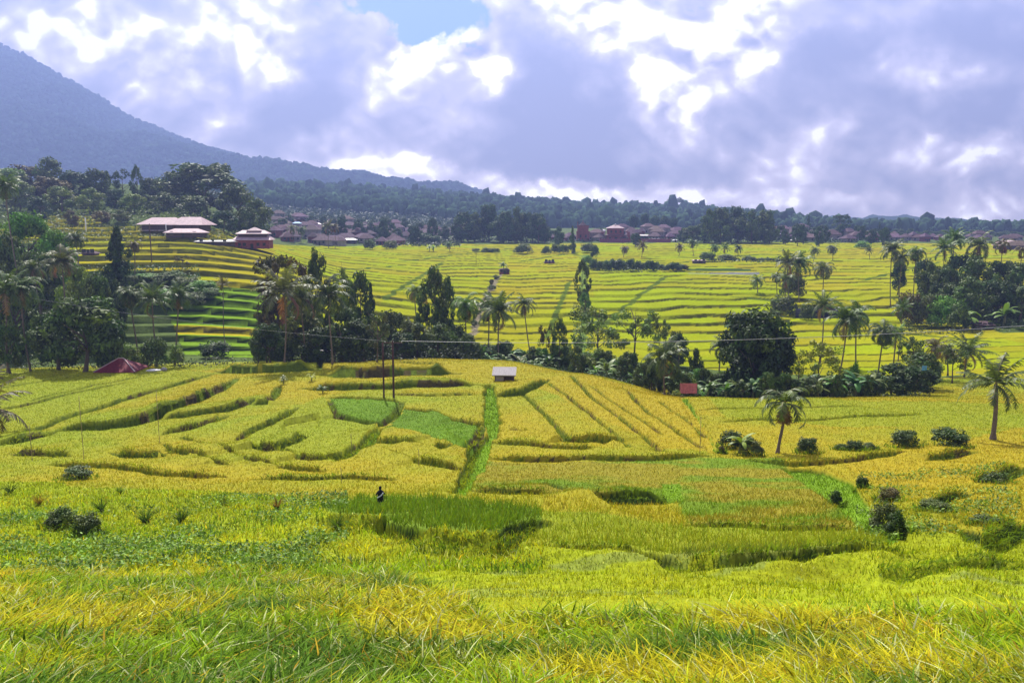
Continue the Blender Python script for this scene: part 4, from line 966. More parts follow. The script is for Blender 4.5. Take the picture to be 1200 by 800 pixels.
T_('conifer', 1031, 260, 720, 9, 'blue', 'pointed tree at the end of the pale long roof')
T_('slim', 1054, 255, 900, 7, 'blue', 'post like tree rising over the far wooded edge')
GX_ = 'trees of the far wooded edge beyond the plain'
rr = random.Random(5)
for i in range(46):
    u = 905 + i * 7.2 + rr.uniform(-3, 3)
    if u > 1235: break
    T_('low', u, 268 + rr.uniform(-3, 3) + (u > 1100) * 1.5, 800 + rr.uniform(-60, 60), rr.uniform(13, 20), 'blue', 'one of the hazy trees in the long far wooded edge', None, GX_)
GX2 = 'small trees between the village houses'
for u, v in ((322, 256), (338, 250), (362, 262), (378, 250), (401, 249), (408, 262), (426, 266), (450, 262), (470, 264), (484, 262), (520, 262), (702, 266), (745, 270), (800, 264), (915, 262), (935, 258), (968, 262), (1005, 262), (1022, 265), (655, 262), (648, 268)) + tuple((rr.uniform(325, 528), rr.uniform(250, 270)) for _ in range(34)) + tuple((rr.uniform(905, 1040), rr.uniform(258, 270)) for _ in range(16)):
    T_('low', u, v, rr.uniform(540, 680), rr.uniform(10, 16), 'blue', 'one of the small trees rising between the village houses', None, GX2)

# shrubs of the near field
GS = 'round bushes in the near field'
for kind, u, v, D, w, t, l, vb in (('bush', 857, 498, None, 30, 'black', 'dark bush beside the young banana plant in the near field', 525), ('bush', 880, 508, None, 28, 'grey', 'silvery dark bush just below the young banana plant', 533),
    ('bush', 947, 507, None, 27, 'black', 'dark ball of bush beside the lone short palm', 531), ('bush', 1001, 512, None, 22, 'black', 'middle small bush of a row of three', 530), ('bush', 985, 517, None, 16, 'dark', 'lower paler bush of a row of three, nearest the lone palm', 529),
    ('bush', 1018, 516, None, 18, 'grey', 'greyish low bush ending a row of three', 530), ('bush', 1061, 498, None, 34, 'black', 'large dark ball of bush in the yellow field', 526), ('bush', 1111, 495, None, 44, 'black', 'widest dark bush of the yellow field, nearest the stout palm', 522),
    ('bush', 846, 519, None, 9, 'brown', 'tiny brown bush at the path edge', 531), ('bush', 980, 570, None, 17, 'black', 'small dark bush on the green track', 588), ('bush', 1010, 553, None, 15, 'black', 'narrow dark bush at the head of the green track', 573),
    ('bush', 1041, 566, None, 27, 'brown', 'brownish bush at the back of the ditch bush group', 590), ('bush', 1036, 578, None, 34, 'grey', 'tall silvery dark bush in the ditch of the green track', 618), ('bush', 1050, 590, None, 26, 'black', 'dark bush tucked beside the tall silvery one', 628),
    ('bush', 300, 426, 150, 0.1, 'black', '', 1)):
    if w < 1: continue
    T_(kind, u, v, D, w, t, l, None, GS, None, vb)
banana(868, 500, unproj(868, 532)[1], None, 'young yellow green banana plant between the two field bushes', None, 'light')
for u, v, D, l in ((1095, 588, 55, 'dark bramble heap in the sloping field beside the ditch bushes'), (1155, 606, 47, 'brownish bramble on the steep bank near the picture edge'), (1165, 552, 62, 'dark green weeds along a bund below the stout palm'),
    (72, 594, 44, 'dark low bramble under the dry frond on the rough slope'), (100, 600, 42, 'dark leafy bramble on the rough slope beside the tussocks'), (90, 548, 66, 'small weed clump on a bund of the near yellow field')):
    T_('bush', u, v - 6, None, 36, 'mid', l, None, None, None, v + 12)
# bananas of the belt
GN = 'banana plants in the tree belt'
bl = [(566, 396, 163), (574, 404, 158), (590, 408, 158), (598, 398, 166), (608, 404, 160), (620, 396, 164), (634, 390, 166), (645, 398, 160), (628, 402, 158), (664, 394, 162), (672, 398, 158), (680, 392, 164), (690, 396, 160), (700, 402, 156), (712, 400, 158), (684, 408, 152), (722, 404, 155),
      (735, 402, 154), (745, 406, 150), (756, 404, 152), (728, 416, 146), (742, 420, 142), (758, 420, 140), (770, 412, 142), (790, 408, 140), (802, 404, 142), (812, 412, 136), (824, 408, 138), (798, 424, 130), (816, 428, 127), (834, 420, 130), (846, 414, 132),
      (832, 436, 122), (850, 434, 121), (868, 438, 121), (884, 440, 121), (900, 438, 121), (914, 436, 123), (930, 440, 122), (944, 434, 124), (960, 438, 122), (975, 440, 122), (990, 436, 124), (1004, 440, 123), (1020, 436, 124), (700, 420, 148), (712, 424, 144), (455, 352, 190), (470, 340, 200), (464, 352, 196), (498, 350, 195)]
for i, (u, v, D) in enumerate(bl):
    if u < 520: banana(u, v, D, 1.3, 'pale banana plant behind the tall irregular tree, before the sunny field', GN, 'light')
    else: banana(u + random.uniform(-2, 2), v - 3 + random.uniform(-2, 2), D, random.uniform(1.1, 1.8), 'one of the banana plants crowded along the foot of the tree belt', GN, ('mid', 'dark', 'mid', 'blue')[i % 4])
for u, v, D, l in ((508, 286, 470, 'far clump forming banana plant with spread leaves'), (503, 288, 468, 'far banana plant beside the spread leaved one'), (625, 312, 300, 'banana plant standing just above the small brown field shed'), (590, 310, 372, 'banana plant at the roof of the small brown field shed'),
    (1134, 352, 222, 'banana plant with pale split leaves beside the small red roof'), (1180, 346, 222, 'banana plant between the small red roof and the picture edge'), (365, 450, 122, 'short banana plant with pale leaves by the bare mud patch'), (332, 446, 120, 'dark leafy banana sucker at the foot of the huge purplish palm trunk'), (378, 456, 112, 'small banana sucker beside the short pale one')):
    if u == 625: continue
    banana(u, v, D, None if u > 1000 or u < 400 else 1.5, l, None, 'light' if u in (365, 1134) else 'mid')
# dense low growth of the belt
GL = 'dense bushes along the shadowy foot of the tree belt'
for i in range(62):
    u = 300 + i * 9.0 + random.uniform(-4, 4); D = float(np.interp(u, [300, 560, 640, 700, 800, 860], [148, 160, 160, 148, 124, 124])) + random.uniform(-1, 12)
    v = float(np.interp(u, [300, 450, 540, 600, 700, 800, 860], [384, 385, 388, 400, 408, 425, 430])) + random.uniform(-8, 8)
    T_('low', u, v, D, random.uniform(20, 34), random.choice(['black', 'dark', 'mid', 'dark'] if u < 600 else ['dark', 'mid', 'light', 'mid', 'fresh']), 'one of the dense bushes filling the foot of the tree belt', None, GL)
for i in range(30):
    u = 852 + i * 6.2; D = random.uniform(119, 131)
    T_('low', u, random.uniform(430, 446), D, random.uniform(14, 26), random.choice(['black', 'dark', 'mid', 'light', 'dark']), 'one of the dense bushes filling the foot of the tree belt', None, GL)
for i in range(9):
    D = 215 + i * 17; cc_ = float(np.interp(D, [180, 230, 370, 600], [540, 556, 592, 612])) + random.uniform(-6, 8)
    T_('low', cc_, float(v_at(cc_, D)) - random.uniform(5, 9), D, random.uniform(6, 12), random.choice(['dark', 'brown', 'mid']), 'one of the small bushes strung along the earth path', None, 'small bushes along the earth path')
# the low tangle
scrub([(0, 300, 141, 152, 1.6, (.055, .075, .02)), (330, 560, 142, 180, 2.6, (.035, .05, .02)), (560, 700, 152, 182, 1.8, (.07, .11, .025)), (690, 800, 132, 176, 2.2, (.05, .085, .022)), (790, 930, 118, 162, 2.0, (.045, .075, .02)), (930, 1100, 119, 140, 1.2, (.08, .11, .025)),
       (1060, 1240, 214, 262, 2.5, (.05, .08, .02)), (672, 696, 190, 260, 1.2, (.09, .16, .025)), (150, 235, 208, 238, 1.8, (.055, .11, .03)), (-60, 60, 160, 300, 2.5, (.09, .13, .02)), (60, 140, 160, 232, 2.5, (.09, .13, .02))],
      .55, .45, None, 'low shadowy undergrowth filling the gully beneath the trees')
scrub([(-80, 300, 345, 440, 4.0, (.13, .17, .04)), (60, 300, 300, 345, 1.5, (.12, .15, .04)), (300, 540, 520, 640, 2.5, (.06, .08, .04)), (560, 1060, 600, 640, 2.5, (.05, .08, .04)), (230, 560, 640, 1000, 6, (.04, .065, .035)), (696, 800, 362, 380, 1.6, (.045, .08, .03)), (830, 920, 408, 430, 1.4, (.07, .11, .04))],
      .16, .55, None, 'bright and dull scrub covering the village edge and the slope under the woods')
def weeds(n, c0, c1, d0, d1, thr, colr, size, hm, label):
    c = rng.uniform(c0, c1, n); D = rng.uniform(d0, d1, n); x = (c - 600) / F_PX * D; m = fbm(x / 3.2, D / 2.6, 91, 3) + rng.normal(0, .08, n) > thr + .03; c, D, x = c[m], D[m], x[m]; k_ = len(x); z = land(x, D)[0]
    cc = np.array(colr) * (.4 + 1.2 * fbm(x / .8, D / .8, 93, 2)[:, None]) * rng.uniform(.5, 1.5, k_)[:, None]
    V, Fq, C = cards(np.stack([x, D, z + hm * rng.random(k_)], 1), rng.normal(0, .7, (k_, 3)) + np.array([0, -.2, .8]), size * rng.uniform(.5, 1.5, k_), .45, cc)
    o = link('weeds', fast_mesh('weeds', V, Fq, C), M['leaf']); tag(o, label, 'weeds', None, 'stuff')
weeds(36000, -30, 400, 27, 50, .54, (.17, .29, .03), .17, .45, 'patches of dark leafy weeds on the rough slope above the near grass')
weeds(14000, 1020, 1220, 34, 62, .58, (.17, .27, .02), .18, .4, 'leafy weeds on the banks of the sloping field by the ditch bushes')
parts = []
for o_ in list(COL.objects):
    if o_.name.startswith('shrub') and o_.location.y < 95 and o_.location.y > 30:
        n = 130; r_ = max(o_.scale.x, .8) * .55 * np.sqrt(rng.random(n)) * 1.2; a_ = rng.uniform(0, 6.28, n); x = o_.location.x + r_ * np.cos(a_); y = o_.location.y + r_ * np.sin(a_); z = land(x, y)[0]
        parts.append(blades(x, y, z - .05, np.array([.16, .26, .015]) * rng.uniform(.4, 1.4, n)[:, None], rng.uniform(.3, .8, n), .09 * rng.uniform(.5, 1.5, n), .9, 2))
V, Fq, C = merge(parts); o = link('grass', fast_mesh('bush_grass', V, Fq, C), M['grass']); tag(o, 'rough grass grown up round the feet of the field bushes', 'grass', None, 'stuff')
# tussocks on the rough slope
def tussock(u, v, s, colr, label, group='grass tussocks on the rough slope'):
    s *= .75; x, D = unproj(u, v); z = float(ground_z([x], [D])[0]); n = 90
    a = rng.uniform(0, 6.28, n); rr_ = .12 * s * rng.random(n)
    V, Fq, C = blades(rr_ * np.cos(a), rr_ * np.sin(a), np.zeros(n), np.array(colr) * rng.uniform(.5, 1.5, n)[:, None], .9 * s * rng.uniform(.6, 1.1, n), .035 * s, .8, 4, a)
    o = link('grass_tussock', fast_mesh('tussock', V, Fq, C), M['grass'], None, (x, D, z)); tag(o, label, 'grass tussock', group)
for u, v, s, c, l in ((118, 592, 1.5, (.07, .13, .02), 'dark green tussock nearest the bramble heap'), (170, 600, 1.6, (.05, .10, .02), 'darkest tussock with brown base on the rough slope'), (212, 602, 1.5, (.07, .13, .02), 'dark tussock beside the darkest one, towards the middle'),
    (325, 594, 1.3, (.22, .14, .04), 'brown tinged tussock farther along the rough slope'), (262, 590, 1.1, (.14, .2, .02), 'pale green tussock between the dark and the brown ones'), (395, 606, 1.4, (.09, .16, .02), 'green tussock before the dark green rice bank'), (45, 585, 1.3, (.3, .22, .03), 'dry yellow tussock by the picture edge'),
    (140, 578, 1.0, (.1, .17, .02), 'small tussock behind the dark ones'), (12, 575, 1.4, (.06, .1, .02), 'dark tussock at the very edge of the slope')):
    tussock(u, v, s, c, l)

# ------------------------------------------------------------------ buildings and made things
def face(o_z=0): return 0
def hut_at(u, vtop, D): x, y, z = at(u, D, vtop); return x, y, z
def simple_house(name, label, u, D, w, d, hw, hr, ridge, wallm, roofm, rz=0, ov=.6, cat='house', group=None, doors=1, wins=3, sink=.15):
    x, y, z = at(u, D, 280); e = empty(name, (x, y, z - sink), rz); tag(e, label, cat, group)
    if name == 'village_house': e.scale = (1.1, 1.1, 1.15)
    MB().box(-w / 2, w / 2, -d / 2, d / 2, 0, hw).build('wall', M[wallm], e)
    MB().hip(w, d, hw + .003, hr, ridge, ov).build('roof', M[roofm], e)
    for k in range(doors): MB().box(-.5 + k * 2, .5 + k * 2, -d / 2 - .06, -d / 2 - .003, .05, 2.1).build('door', M['dark'], e)
    for k in range(wins):
        xx = -w / 2 + w * (k + .5) / wins
        if abs(xx) < 1.2 and doors: continue
        f = MB().box(xx - .65, xx + .65, -d / 2 - .07, -d / 2 - .003, 1.1, 2.3).build('window', M['dark'], e)
        MB().box(xx - .75, xx + .75, -d / 2 - .12, -d / 2 - .071, 1.0, 1.1).build('sill', M['wall'], f)
    return e
# village: houses of six kinds, then copies
def copy_tree(o, parent=None):
    c = o.copy(); COL.objects.link(c); c.parent = parent
    for ch in list(o.children): copy_tree(ch, c)
    return c
kinds = []
VG = 'village houses behind the far terraces'
for k, (w, d, hw, hr, ridge, wm, rm) in enumerate(((8, 6, 2.6, 2.6, 3, 'wall', 'tile'), (6, 5, 2.4, 2.6, .4, 'redwall', 'tile'), (11, 6, 2.8, 2.4, 6, 'wall', 'tile'), (5, 5, 3.6, 2.8, .2, 'redwall', 'tile'), (9, 7, 5.2, 2.6, 3.5, 'wall', 'tile'), (7, 5, 2.4, 1.0, 5, 'darkwall', 'whiteroof'))):
    kinds.append(simple_house('village_house', 'x', 600, 1050, w, d, hw, hr, ridge, wm, rm, 0, .8, 'house', VG))
spots = []
rv = random.Random(21)
for (u0, u1, D0, D1, n) in ((322, 410, 475, 680, 42), (400, 470, 520, 700, 32), (465, 532, 590, 690, 20), (648, 668, 600, 640, 4), (690, 815, 612, 720, 30), (905, 1032, 608, 720, 36), (1035, 1200, 640, 720, 16)):
    for i in range(n): spots.append((rv.uniform(u0, u1), D0 + (D1 - D0) * (i + rv.random()) / n, (u0, u1)))
LB = {322: 'one of the crowded tile roofed houses on the village slope behind the tiered roof', 400: 'one of the tile roofed houses in the middle of the village slope', 465: 'one of the low roofs in a row before the dense tree clump', 648: 'one of the small houses between the dense clump and the red tower',
      690: 'one of the low tiled houses around the red temple', 905: 'one of the tiled houses beside the great far clump', 1035: 'one of the hazy low houses under the far wooded edge'}
used = set()
for i, (u, D, (u0, u1)) in enumerate(spots):
    k = rv.choice([0, 0, 1, 1, 2, 2, 3, 4, 5]); src = kinds[k]
    o = src if k not in used else copy_tree(src); used.add(k)
    x, y, z = at(u, D, 275); o.location = (x, y, z - .3); o.rotation_euler = (0, 0, rv.uniform(-.7, .7)); o['label'] = LB[u0]; o['group'] = VG + ', ' + LB[u0][7:]
    t = rv.uniform(.7, 1.25)
    for ch in o.children:
        if ch.name.startswith('roof'): ch.color = (t, t * rv.uniform(.85, 1.1), t * rv.uniform(.85, 1.3), 1)
for k, o in enumerate(kinds):
    if k not in used:
        for ch in list(o.children): bpy.data.objects.remove(ch)
        bpy.data.objects.remove(o)
simple_house('village_house', 'small house with a bright blue sheet roof among the tiled roofs', 349, 585, 5, 4, 4.2, 1.0, 3, 'wall', 'blue', .2)
simple_house('village_house', 'house with a bluish white roof high on the village slope', 404, 640, 7, 5, 4, 1.6, 3, 'wall', 'whiteroof', -.2)
simple_house('village_house', 'small white roofed house at the far edge of the terraces by the great clump', 932, 603, 5, 4, 1.2, 1.6, .5, 'redwall', 'whiteroof', .1)
simple_house('village_house', 'wide pale tiled house beneath the flat topped tree', 972, 640, 14, 8, 3.5, 3, 8, 'wall', 'tile', 0)
simple_house('village_house', 'long pink tiled house beyond the flat topped tree', 1012, 645, 20, 8, 3.5, 3, 12, 'wall', 'tile', 0)
simple_house('shed', 'long white sheet roof just in front of the red temple village', 768, 610, 11, 4, 1.6, .5, 9, 'darkwall', 'whiteroof', 0, .4, 'shed')
simple_house('shed', 'short white sheet roof beside the red temple', 740, 609, 7, 4, 1.5, .5, 5, 'darkwall', 'whiteroof', 0, .4, 'shed')
simple_house('shed', 'small sunlit wall and roof at the end of the white sheet roofs', 791, 606, 3.5, 3, 1.6, .6, 2, 'whiteroof', 'whiteroof', 0, .3, 'shed')
# long pink roof house: two tiers with a step in the ridge
x, y, z = at(206, 322, 252)
e = empty('long_roofed_hall', (x, y, z), -.12); e.scale = (.92, .92, .88); tag(e, 'long low hall with a wide pink roof below the huge domed tree', 'hall')
MB().box(-13, 13, -5, 5, 0, 2.6).build('wall', M['darkwall'], e); MB().box(-13.5, 13.5, -5.6, -5.05, 0, .5).build('plinth', M['wall'], e)
MB().hip(17, 11, 2.8, 3.2, 11, .8, cx=-5.5).build('roof', M['pinkroof'], e); MB().hip(15, 11.5, 2.6, 3.6, 9, .8, cx=7).build('roof', M['pinkroof'], e)
for k in range(8): MB().tube([(-13 + k * 3.7, -5.6, 0), (-13 + k * 3.7, -5.6, 2.55)], [.12, .12], 6).build('post', M['wood'], e)
simple_house('pavilion', 'open shed with flat pink roof in front of the long pink hall', 219, 305, 13, 6, 1.7, 1.6, 9, 'darkwall', 'pinkroof', -.05, .9, 'pavilion')
simple_house('shed', 'low shed with a bright white roof leading to the tiered roof house', 252, 296, 13, 4, 1.5, .5, 11.5, 'darkwall', 'whiteroof', -.04, .5, 'shed')
simple_house('field_shelter', 'tiny brown roofed shelter on the golden terrace beside the pointed dark conifer', 105, 262, 4, 3, .7, 1.1, 1, 'wood', 'tile', 0, .5, 'shelter')
# tiered roof house
x, y, z = at(297, 306, 270); e = empty('tiered_roof_house', (x, y, z), .08); e.scale = (.9, .9, .88); tag(e, 'house with three stacked pink roofs at the start of the village', 'house')
MB().box(-7, 7, -4, 4, 0, 3.6).build('wall', M['redwall'], e); MB().hip(14, 8, 3.6, 2.2, 12.5, .9).build('roof', M['pinkroof'], e)
MB().box(-5.8, 5.8, -2.2, 2.6, 4.4, 6.2).build('upper_wall', M['darkwall'], e); MB().hip(12, 5.4, 6.2, 1.6, 9, .8, cy=.2).build('upper_roof', M['pinkroof'], e)
MB().hip(5, 3, 7.5, 1.5, .6, .6, cy=.2, cx=.5).build('top_roof', M['pinkroof'], e); MB().hip(5, 4, 2.9, 1.0, 3, .6, cx=-8.5, cy=-1.5).build('porch_roof', M['whiteroof'], e)
for xx in (-9.8, -7.4): MB().tube([(xx, -3, 0), (xx, -3, 2.9)], [.12, .12], 6).build('post', M['wood'], e)
MB().box(-.6, .6, -4.06, -4.003, 0, 2.1).build('door', M['dark'], e)
for xx in (-5, -3, 2.5, 5): MB().box(xx - .6, xx + .6, -4.06, -4.003, 1.2, 2.5).build('window', M['dark'], e)
# red stepped tower
x, y, z = at(683, 615, 270); e = empty('temple_tower', (x, y, z), 0); tag(e, 'red brick stepped temple tower with small peaked top', 'tower')
MB().box(-4.6, 4.6, -4, 4, 0, 7).build('tower_base', M['redwall'], e); m = MB()
m.box(-4.9, 4.9, -4.3, 4.3, 7, 7.6); m.box(-4.0, 4.0, -3.5, 3.5, 7.6, 11.2); m.box(-4.4, 4.4, -3.9, 3.9, 11.2, 11.8); m.build('tower_shaft', M['redwall'], e)
MB().hip(5, 5, 11.8, 3.0, .3, .5).build('roof', M['tile'], e); MB().tube([(-4, 0, 11.8), (-4, 0, 15)], [.4, .1], 6).build('finial', M['redwall'], e); MB().tube([(0, 0, 14.6), (0, 0, 16.4)], [.3, .05], 6).build('finial', M['redwall'], e)
for xx in (-2, 2): MB().box(xx - .6, xx + .6, -4.06, -4.003, 3, 5).build('window', M['dark'], e)
# red temple hall
x, y, z = at(721, 618, 270); e = empty('temple_hall', (x, y, z), 0); tag(e, 'red temple hall with a pale pyramid roof beside the tower', 'temple')
MB().box(-7, 7, -5, 5, 0, 4).build('wall', M['redwall'], e); MB().box(-6, 6, -4, 4, 4.003, 9.2).build('upper_wall', M['redwall'], e); MB().hip(12, 8, 9.2, 2.6, 2, .7).build('roof', M['pinkroof'], e)
MB().hip(14, 10, 4.0, .7, 11, 1).build('porch_roof', M['tile'], e); MB().hip(1.2, 1.2, 11.8, 1, .2, .1).build('roof_knob', M['whiteroof'], e)
for xx in (-10, 10): MB().box(xx - 1, xx + 1, -2, 0, 0, 6.5).build('side_pillar', M['redwall'], e)
MB().box(-1, 1, -5.06, -5.003, 0, 2.6).build('door', M['dark'], e)
for xx in (-4.5, 4.5): MB().box(xx - .7, xx + .7, -5.06, -5.003, 1.2, 2.6).build('window', M['dark'], e)
for xx in (-3.5, 0, 3.5): MB().box(xx - .7, xx + .7, -4.06, -4.003, 5.8, 7.6).build('window', M['dark'], e)
x0, y0, z0 = at(703, 598, 282); x1, y1, z1 = at(786, 598, 282)
m = MB().box(x0, x1, 598, 598.5, min(z0, z1) - .6, max(z0, z1) + 2.6); m.box(x0 - .2, x1 + .2, 597.9, 598.6, max(z0, z1) + 2.603, max(z0, z1) + 2.85)
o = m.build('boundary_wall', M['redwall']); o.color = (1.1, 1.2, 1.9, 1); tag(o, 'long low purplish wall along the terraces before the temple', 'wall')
# pale domed roof at the right edge
x, y, z = at(1187, 520, 282); e = empty('domed_shed', (x, y, z), 0); tag(e, 'wide shed with a pale pink curved roof behind the wooded clump', 'shed')
MB().box(-9.5, 9.5, -5, 5, 0, 2.4).build('wall', M['darkwall'], e); m = MB()
for k in range(10):
    a0, a1 = PI * k / 10, PI * (k + 1) / 10; p = [(-10.5 * math.cos(a), 2.4 + 3.2 * math.sin(a)) for a in (a0, a1)]
    m.quad((p[0][0], -5.5, p[0][1]), (p[1][0], -5.5, p[1][1]), (p[1][0], 5.5, p[1][1]), (p[0][0], 5.5, p[0][1])); m.quad((p[0][0], -5.5, 2.403), (p[1][0], -5.5, 2.403), (p[1][0], -5.5, p[1][1]), (p[0][0], -5.5, p[0][1]))
m.build('roof', M['pinkroof'], e)
MB().box(-1.2, 1.2, -5.06, -5.003, 0, 2.2).build('door', M['dark'], e)
# red pavilion roof behind the yellow field
x, y, z = at(142, 138.5, 425); e = empty('red_roofed_pavilion', (x, y, z - .2), .05); tag(e, 'low open pavilion with a dark red hipped metal roof behind the yellow field', 'pavilion')
zr = z_of(433, 138.5) - z + .2 
MB().hip(5.6, 4.6, max(zr, .3), 2.0, .9, .7, .1).build('roof', M['redroof'], e)
m = MB(); zr_ = max(zr, .3)
for a, b in (((-3.5, -3.0, zr_ + .13), (-.45, 0, zr_ + 2.03)), ((3.5, -3.0, zr_ + .13), (.45, 0, zr_ + 2.03)), ((-.45, 0, zr_ + 2.03), (.45, 0, zr_ + 2.03))): m.tube([a, b], [.09, .09], 5)
m.build('ridge_cap', M['pinkroof'], e)
for sx in (-2.6, 2.6):
    for sy in (-2.1, 2.1): MB().box(sx - .1, sx + .1, sy - .1, sy + .1, -.6, zr_).build('post', M['wood'], e)
# pale flat stone and sheets
def slab(name, u, D, w, d, h, mat, label, cat, rz=0):
    x, y, z = at(u, D, 430); m = bpy.data.meshes.new(name); import bmesh; bm = bmesh.new(); bmesh.ops.create_icosphere(bm, subdivisions=2, radius=1)
    for v in bm.verts: v.co = Vector((v.co.x * w / 2, v.co.y * d / 2, v.co.z * h / 2)) * random.uniform(.9, 1.08)
    bm.to_mesh(m); bm.free(); o = link(name, m, M[mat], None, (x, y, z + h * .3)); o.rotation_euler = (0, 0, rz); tag(o, label, cat)
slab('flat_stone', 180, 137.5, 2.6, 1.2, .5, 'whiteroof', 'pale flat stone at the field edge beside the red pavilion', 'stone', .2)
slab('flat_stone', 192, 138, 1.2, .9, .8, 'stone', 'small grey stone touching the pale flat one', 'stone')
x, y, z = at(383, 150, 410); e = empty('small_shelter', (x, y, z), .1); tag(e, 'small shelter with a pale sheet roof in the shade behind the golden strip', 'shelter')
zz = z_of(411, 150) - z; MB().box(-1.6, 1.6, -.8, .8, zz, zz + .12).build('roof', M['whiteroof'], e)
for sx in (-1.4, 1.4):
    for sy in (-.65, .65): MB().box(sx - .06, sx + .06, sy - .06, sy + .06, -.3, zz - .003).build('post', M['wood'], e)
# field hut
x, y, z = at(592, 121, 445); e = empty('field_hut', (x, y, z - .1), -.05); tag(e, 'small field hut with a pale grey slab roof at the top of the green footpath', 'hut')
H_ = z_of(438.5, 121) - z + .1
MB().box(-1.55, 1.35, -.1, 1.2, 0, H_).build('wall', M['darkwall'], e); MB().box(-1.45, -.2, -.8, -.72, 0, H_ - .25).build('half_wall', M['thatch'], e)
for sx in (-1.5, -.1, 1.3): MB().box(sx - .06, sx + .06, -.95, -.83, 0, H_).build('post', M['wood'], e)
m = MB(); m.v = [(-1.95, -1.25, H_ - .05), (1.7, -1.25, H_ - .05), (1.7, 1.5, H_ + .75), (-1.95, 1.5, H_ + .75), (-1.95, -1.25, H_ + .1), (1.7, -1.25, H_ + .1), (1.7, 1.5, H_ + .9), (-1.95, 1.5, H_ + .9)]
m.f = [(3, 2, 1, 0), (4, 5, 6, 7), (0, 1, 5, 4), (1, 2, 6, 5), (2, 3, 7, 6), (3, 0, 4, 7)]; m.build('roof', M['thatch'], e)
simple_house('field_shed', 'small brown field shed standing where the earth path meets the middle terraces', 591, 352, 4.2, 3, 1.6, 1.1, 3, 'redwall', 'tile', .1, .4, 'shed')
simple_house('field_shelter', 'low reddish shelter at the top edge of the middle terraces', 644, 402, 5, 3, .8, .9, 3, 'redwall', 'tile', 0, .4, 'shelter')
simple_house('field_shed', 'shed with a bright white roof behind the dark hedge', 722, 392, 5.5, 3, 2.0, .9, 4, 'darkwall', 'whiteroof', 0, .4, 'shed')
simple_house('field_shed', 'shed with a flat pale pink roof beside the dark blob of shrub', 820, 402, 6, 3, 1.6, .5, 5, 'darkwall', 'pinkroof', 0, .4, 'shed')
simple_house('field_shed', 'shed with a small rusty red roof under the wooded clump', 1160, 219, 4.2, 3, 1.5, 1.0, 2, 'darkwall', 'tile', -.2, .6, 'shed')
simple_house('field_shed', 'dark roofed low shed at the end of the dark pond', 971, 250, 3.6, 2.5, 1.0, .8, 1.5, 'darkwall', 'tile', 0, .5, 'shed')
# dark pond beside the palms
c0, c1 = bearing(936, 338), bearing(975, 338)
# pink sheet on a stick frame
x, y, z = at(807, 114, 452); e = empty('pink_sheet_screen', (x, y, z), 0); tag(e, 'pink sheet stretched on short sticks at the end of the footpath', 'sheet')
zt1 = z_of(449, 114) - z; zt0 = max(z_of(461, 114) - z, .1); m = MB()
for k in range(8):
    a, b = -1.25 + k * .3125, -1.25 + (k + 1) * .3125; ya, yb = .06 * math.sin(k * 1.7), .06 * math.sin((k + 1) * 1.7)
    m.quad((a, ya, zt0), (b, yb, zt0), (b, yb + .03, zt1), (a, ya + .03, zt1))
m.build('sheet', M['pink'], e)
for sx in (-1.25, 1.25): MB().tube([(sx, .08, -.3), (sx, .08, zt1 + .1)], [.04, .03], 6).build('stick', M['wood'], e)
T_('bush', 793, 455, 113, 12, 'yellow', 'small golden bush beside the pink sheet')
T_('bush', 799, 462, 112, 5, 'brown', 'tiny brown stump like bush under the pink sheet')
# blue sheet in the tree
x, y, z = at(1083, 124, 430); m = MB()
zz = z_of(434, 124); zz0 = z_of(428, 124)
for k in range(3): m.quad((x - .35 + k * .25, y - .05 * (k % 2), zz), (x - .1 + k * .25, y - .05 * ((k + 1) % 2), zz + .05), (x - .1 + k * .25, y - .1 * (k % 2), zz0), (x - .35 + k * .25, y - .02 * k, zz0 - .1))
o = m.build('blue_sheet', M['blue']); tag(o, 'scrap of blue plastic sheet caught in the dark tree', 'plastic sheet')
# paired poles and their wire
def pole(u, vt, vb, r, mat, name, label, cat, group=None, arm=False, D=None):
    if D is None: xx, D = unproj(u, vb)
    else: xx = (bearing(u, vb) - 600) / F_PX * D
    z = float(ground_z([xx], [D])[0]); h = z_of(vt, D) - z
    e = empty(name, (xx, D, z)); tag(e, label, cat, group)
    MB().tube([(0, 0, -.3), (.01, 0, h * .5), (0, 0, h)], [r, r * .95, r * .8], 8).build('pole_shaft', M[mat], e, smooth=True)
    if arm:
        MB().box(-1.1, 1.3, -.05, .05, h - .35, h - .25).build('crossarm', M['rust'], e)
        for k in (-1.0, 0.1, 1.2): MB().tube([(k, 0, h - .25), (k, 0, h - .05)], [.05, .04], 6).build('insulator', M['white'], e)
    return (xx, D, z + h)
a = pole(450, 401, 468, .13, 'rust', 'utility_pole', 'dark rusty pole of the pair nearer the bright green plots edge, slightly shorter', 'pole')
b = pole(461.5, 399, 469, .15, 'rust', 'utility_pole', 'slightly thicker pole of the pair, carrying the crossarm and the wires', 'pole', None, True)
pole(178, 262, 309, .17, 'wood', 'utility_pole', 'lone dark pole on the golden terrace before the long pink hall', 'pole')
pole(558, 288, 312, .08, 'wood', 'utility_pole', 'thin far pole on the terraces below the dense tree clump', 'pole')
pole(101, 255, 272, .25, 'white', 'white_post', 'short white post beside the small sunny terraces', 'post')
pole(195, 262, 275, .2, 'white', 'white_post', 'short pale post near the flat pink roofed shed', 'post')
for u, vt, vb, l in ((98.5, 464, 541, 'tall thin bamboo stick in the near yellow field, nearest the picture edge'), (187, 458, 519, 'tall thin bamboo stick standing beside the dark bund'), (38, 498, 542, 'short thin bamboo stick in the near yellow field'),
    (412, 508, 533, 'short bamboo stake at the green track'), (491, 526, 549, 'short bamboo stake in the small plots'), (820, 488, 532, 'thin stick at the bend of the footpath'), (400, 548, 566, 'bamboo stake just above the dark rice bank')):
    pole(u, vt, vb, .028, 'bamboo', 'bamboo_stick', l, 'stick')
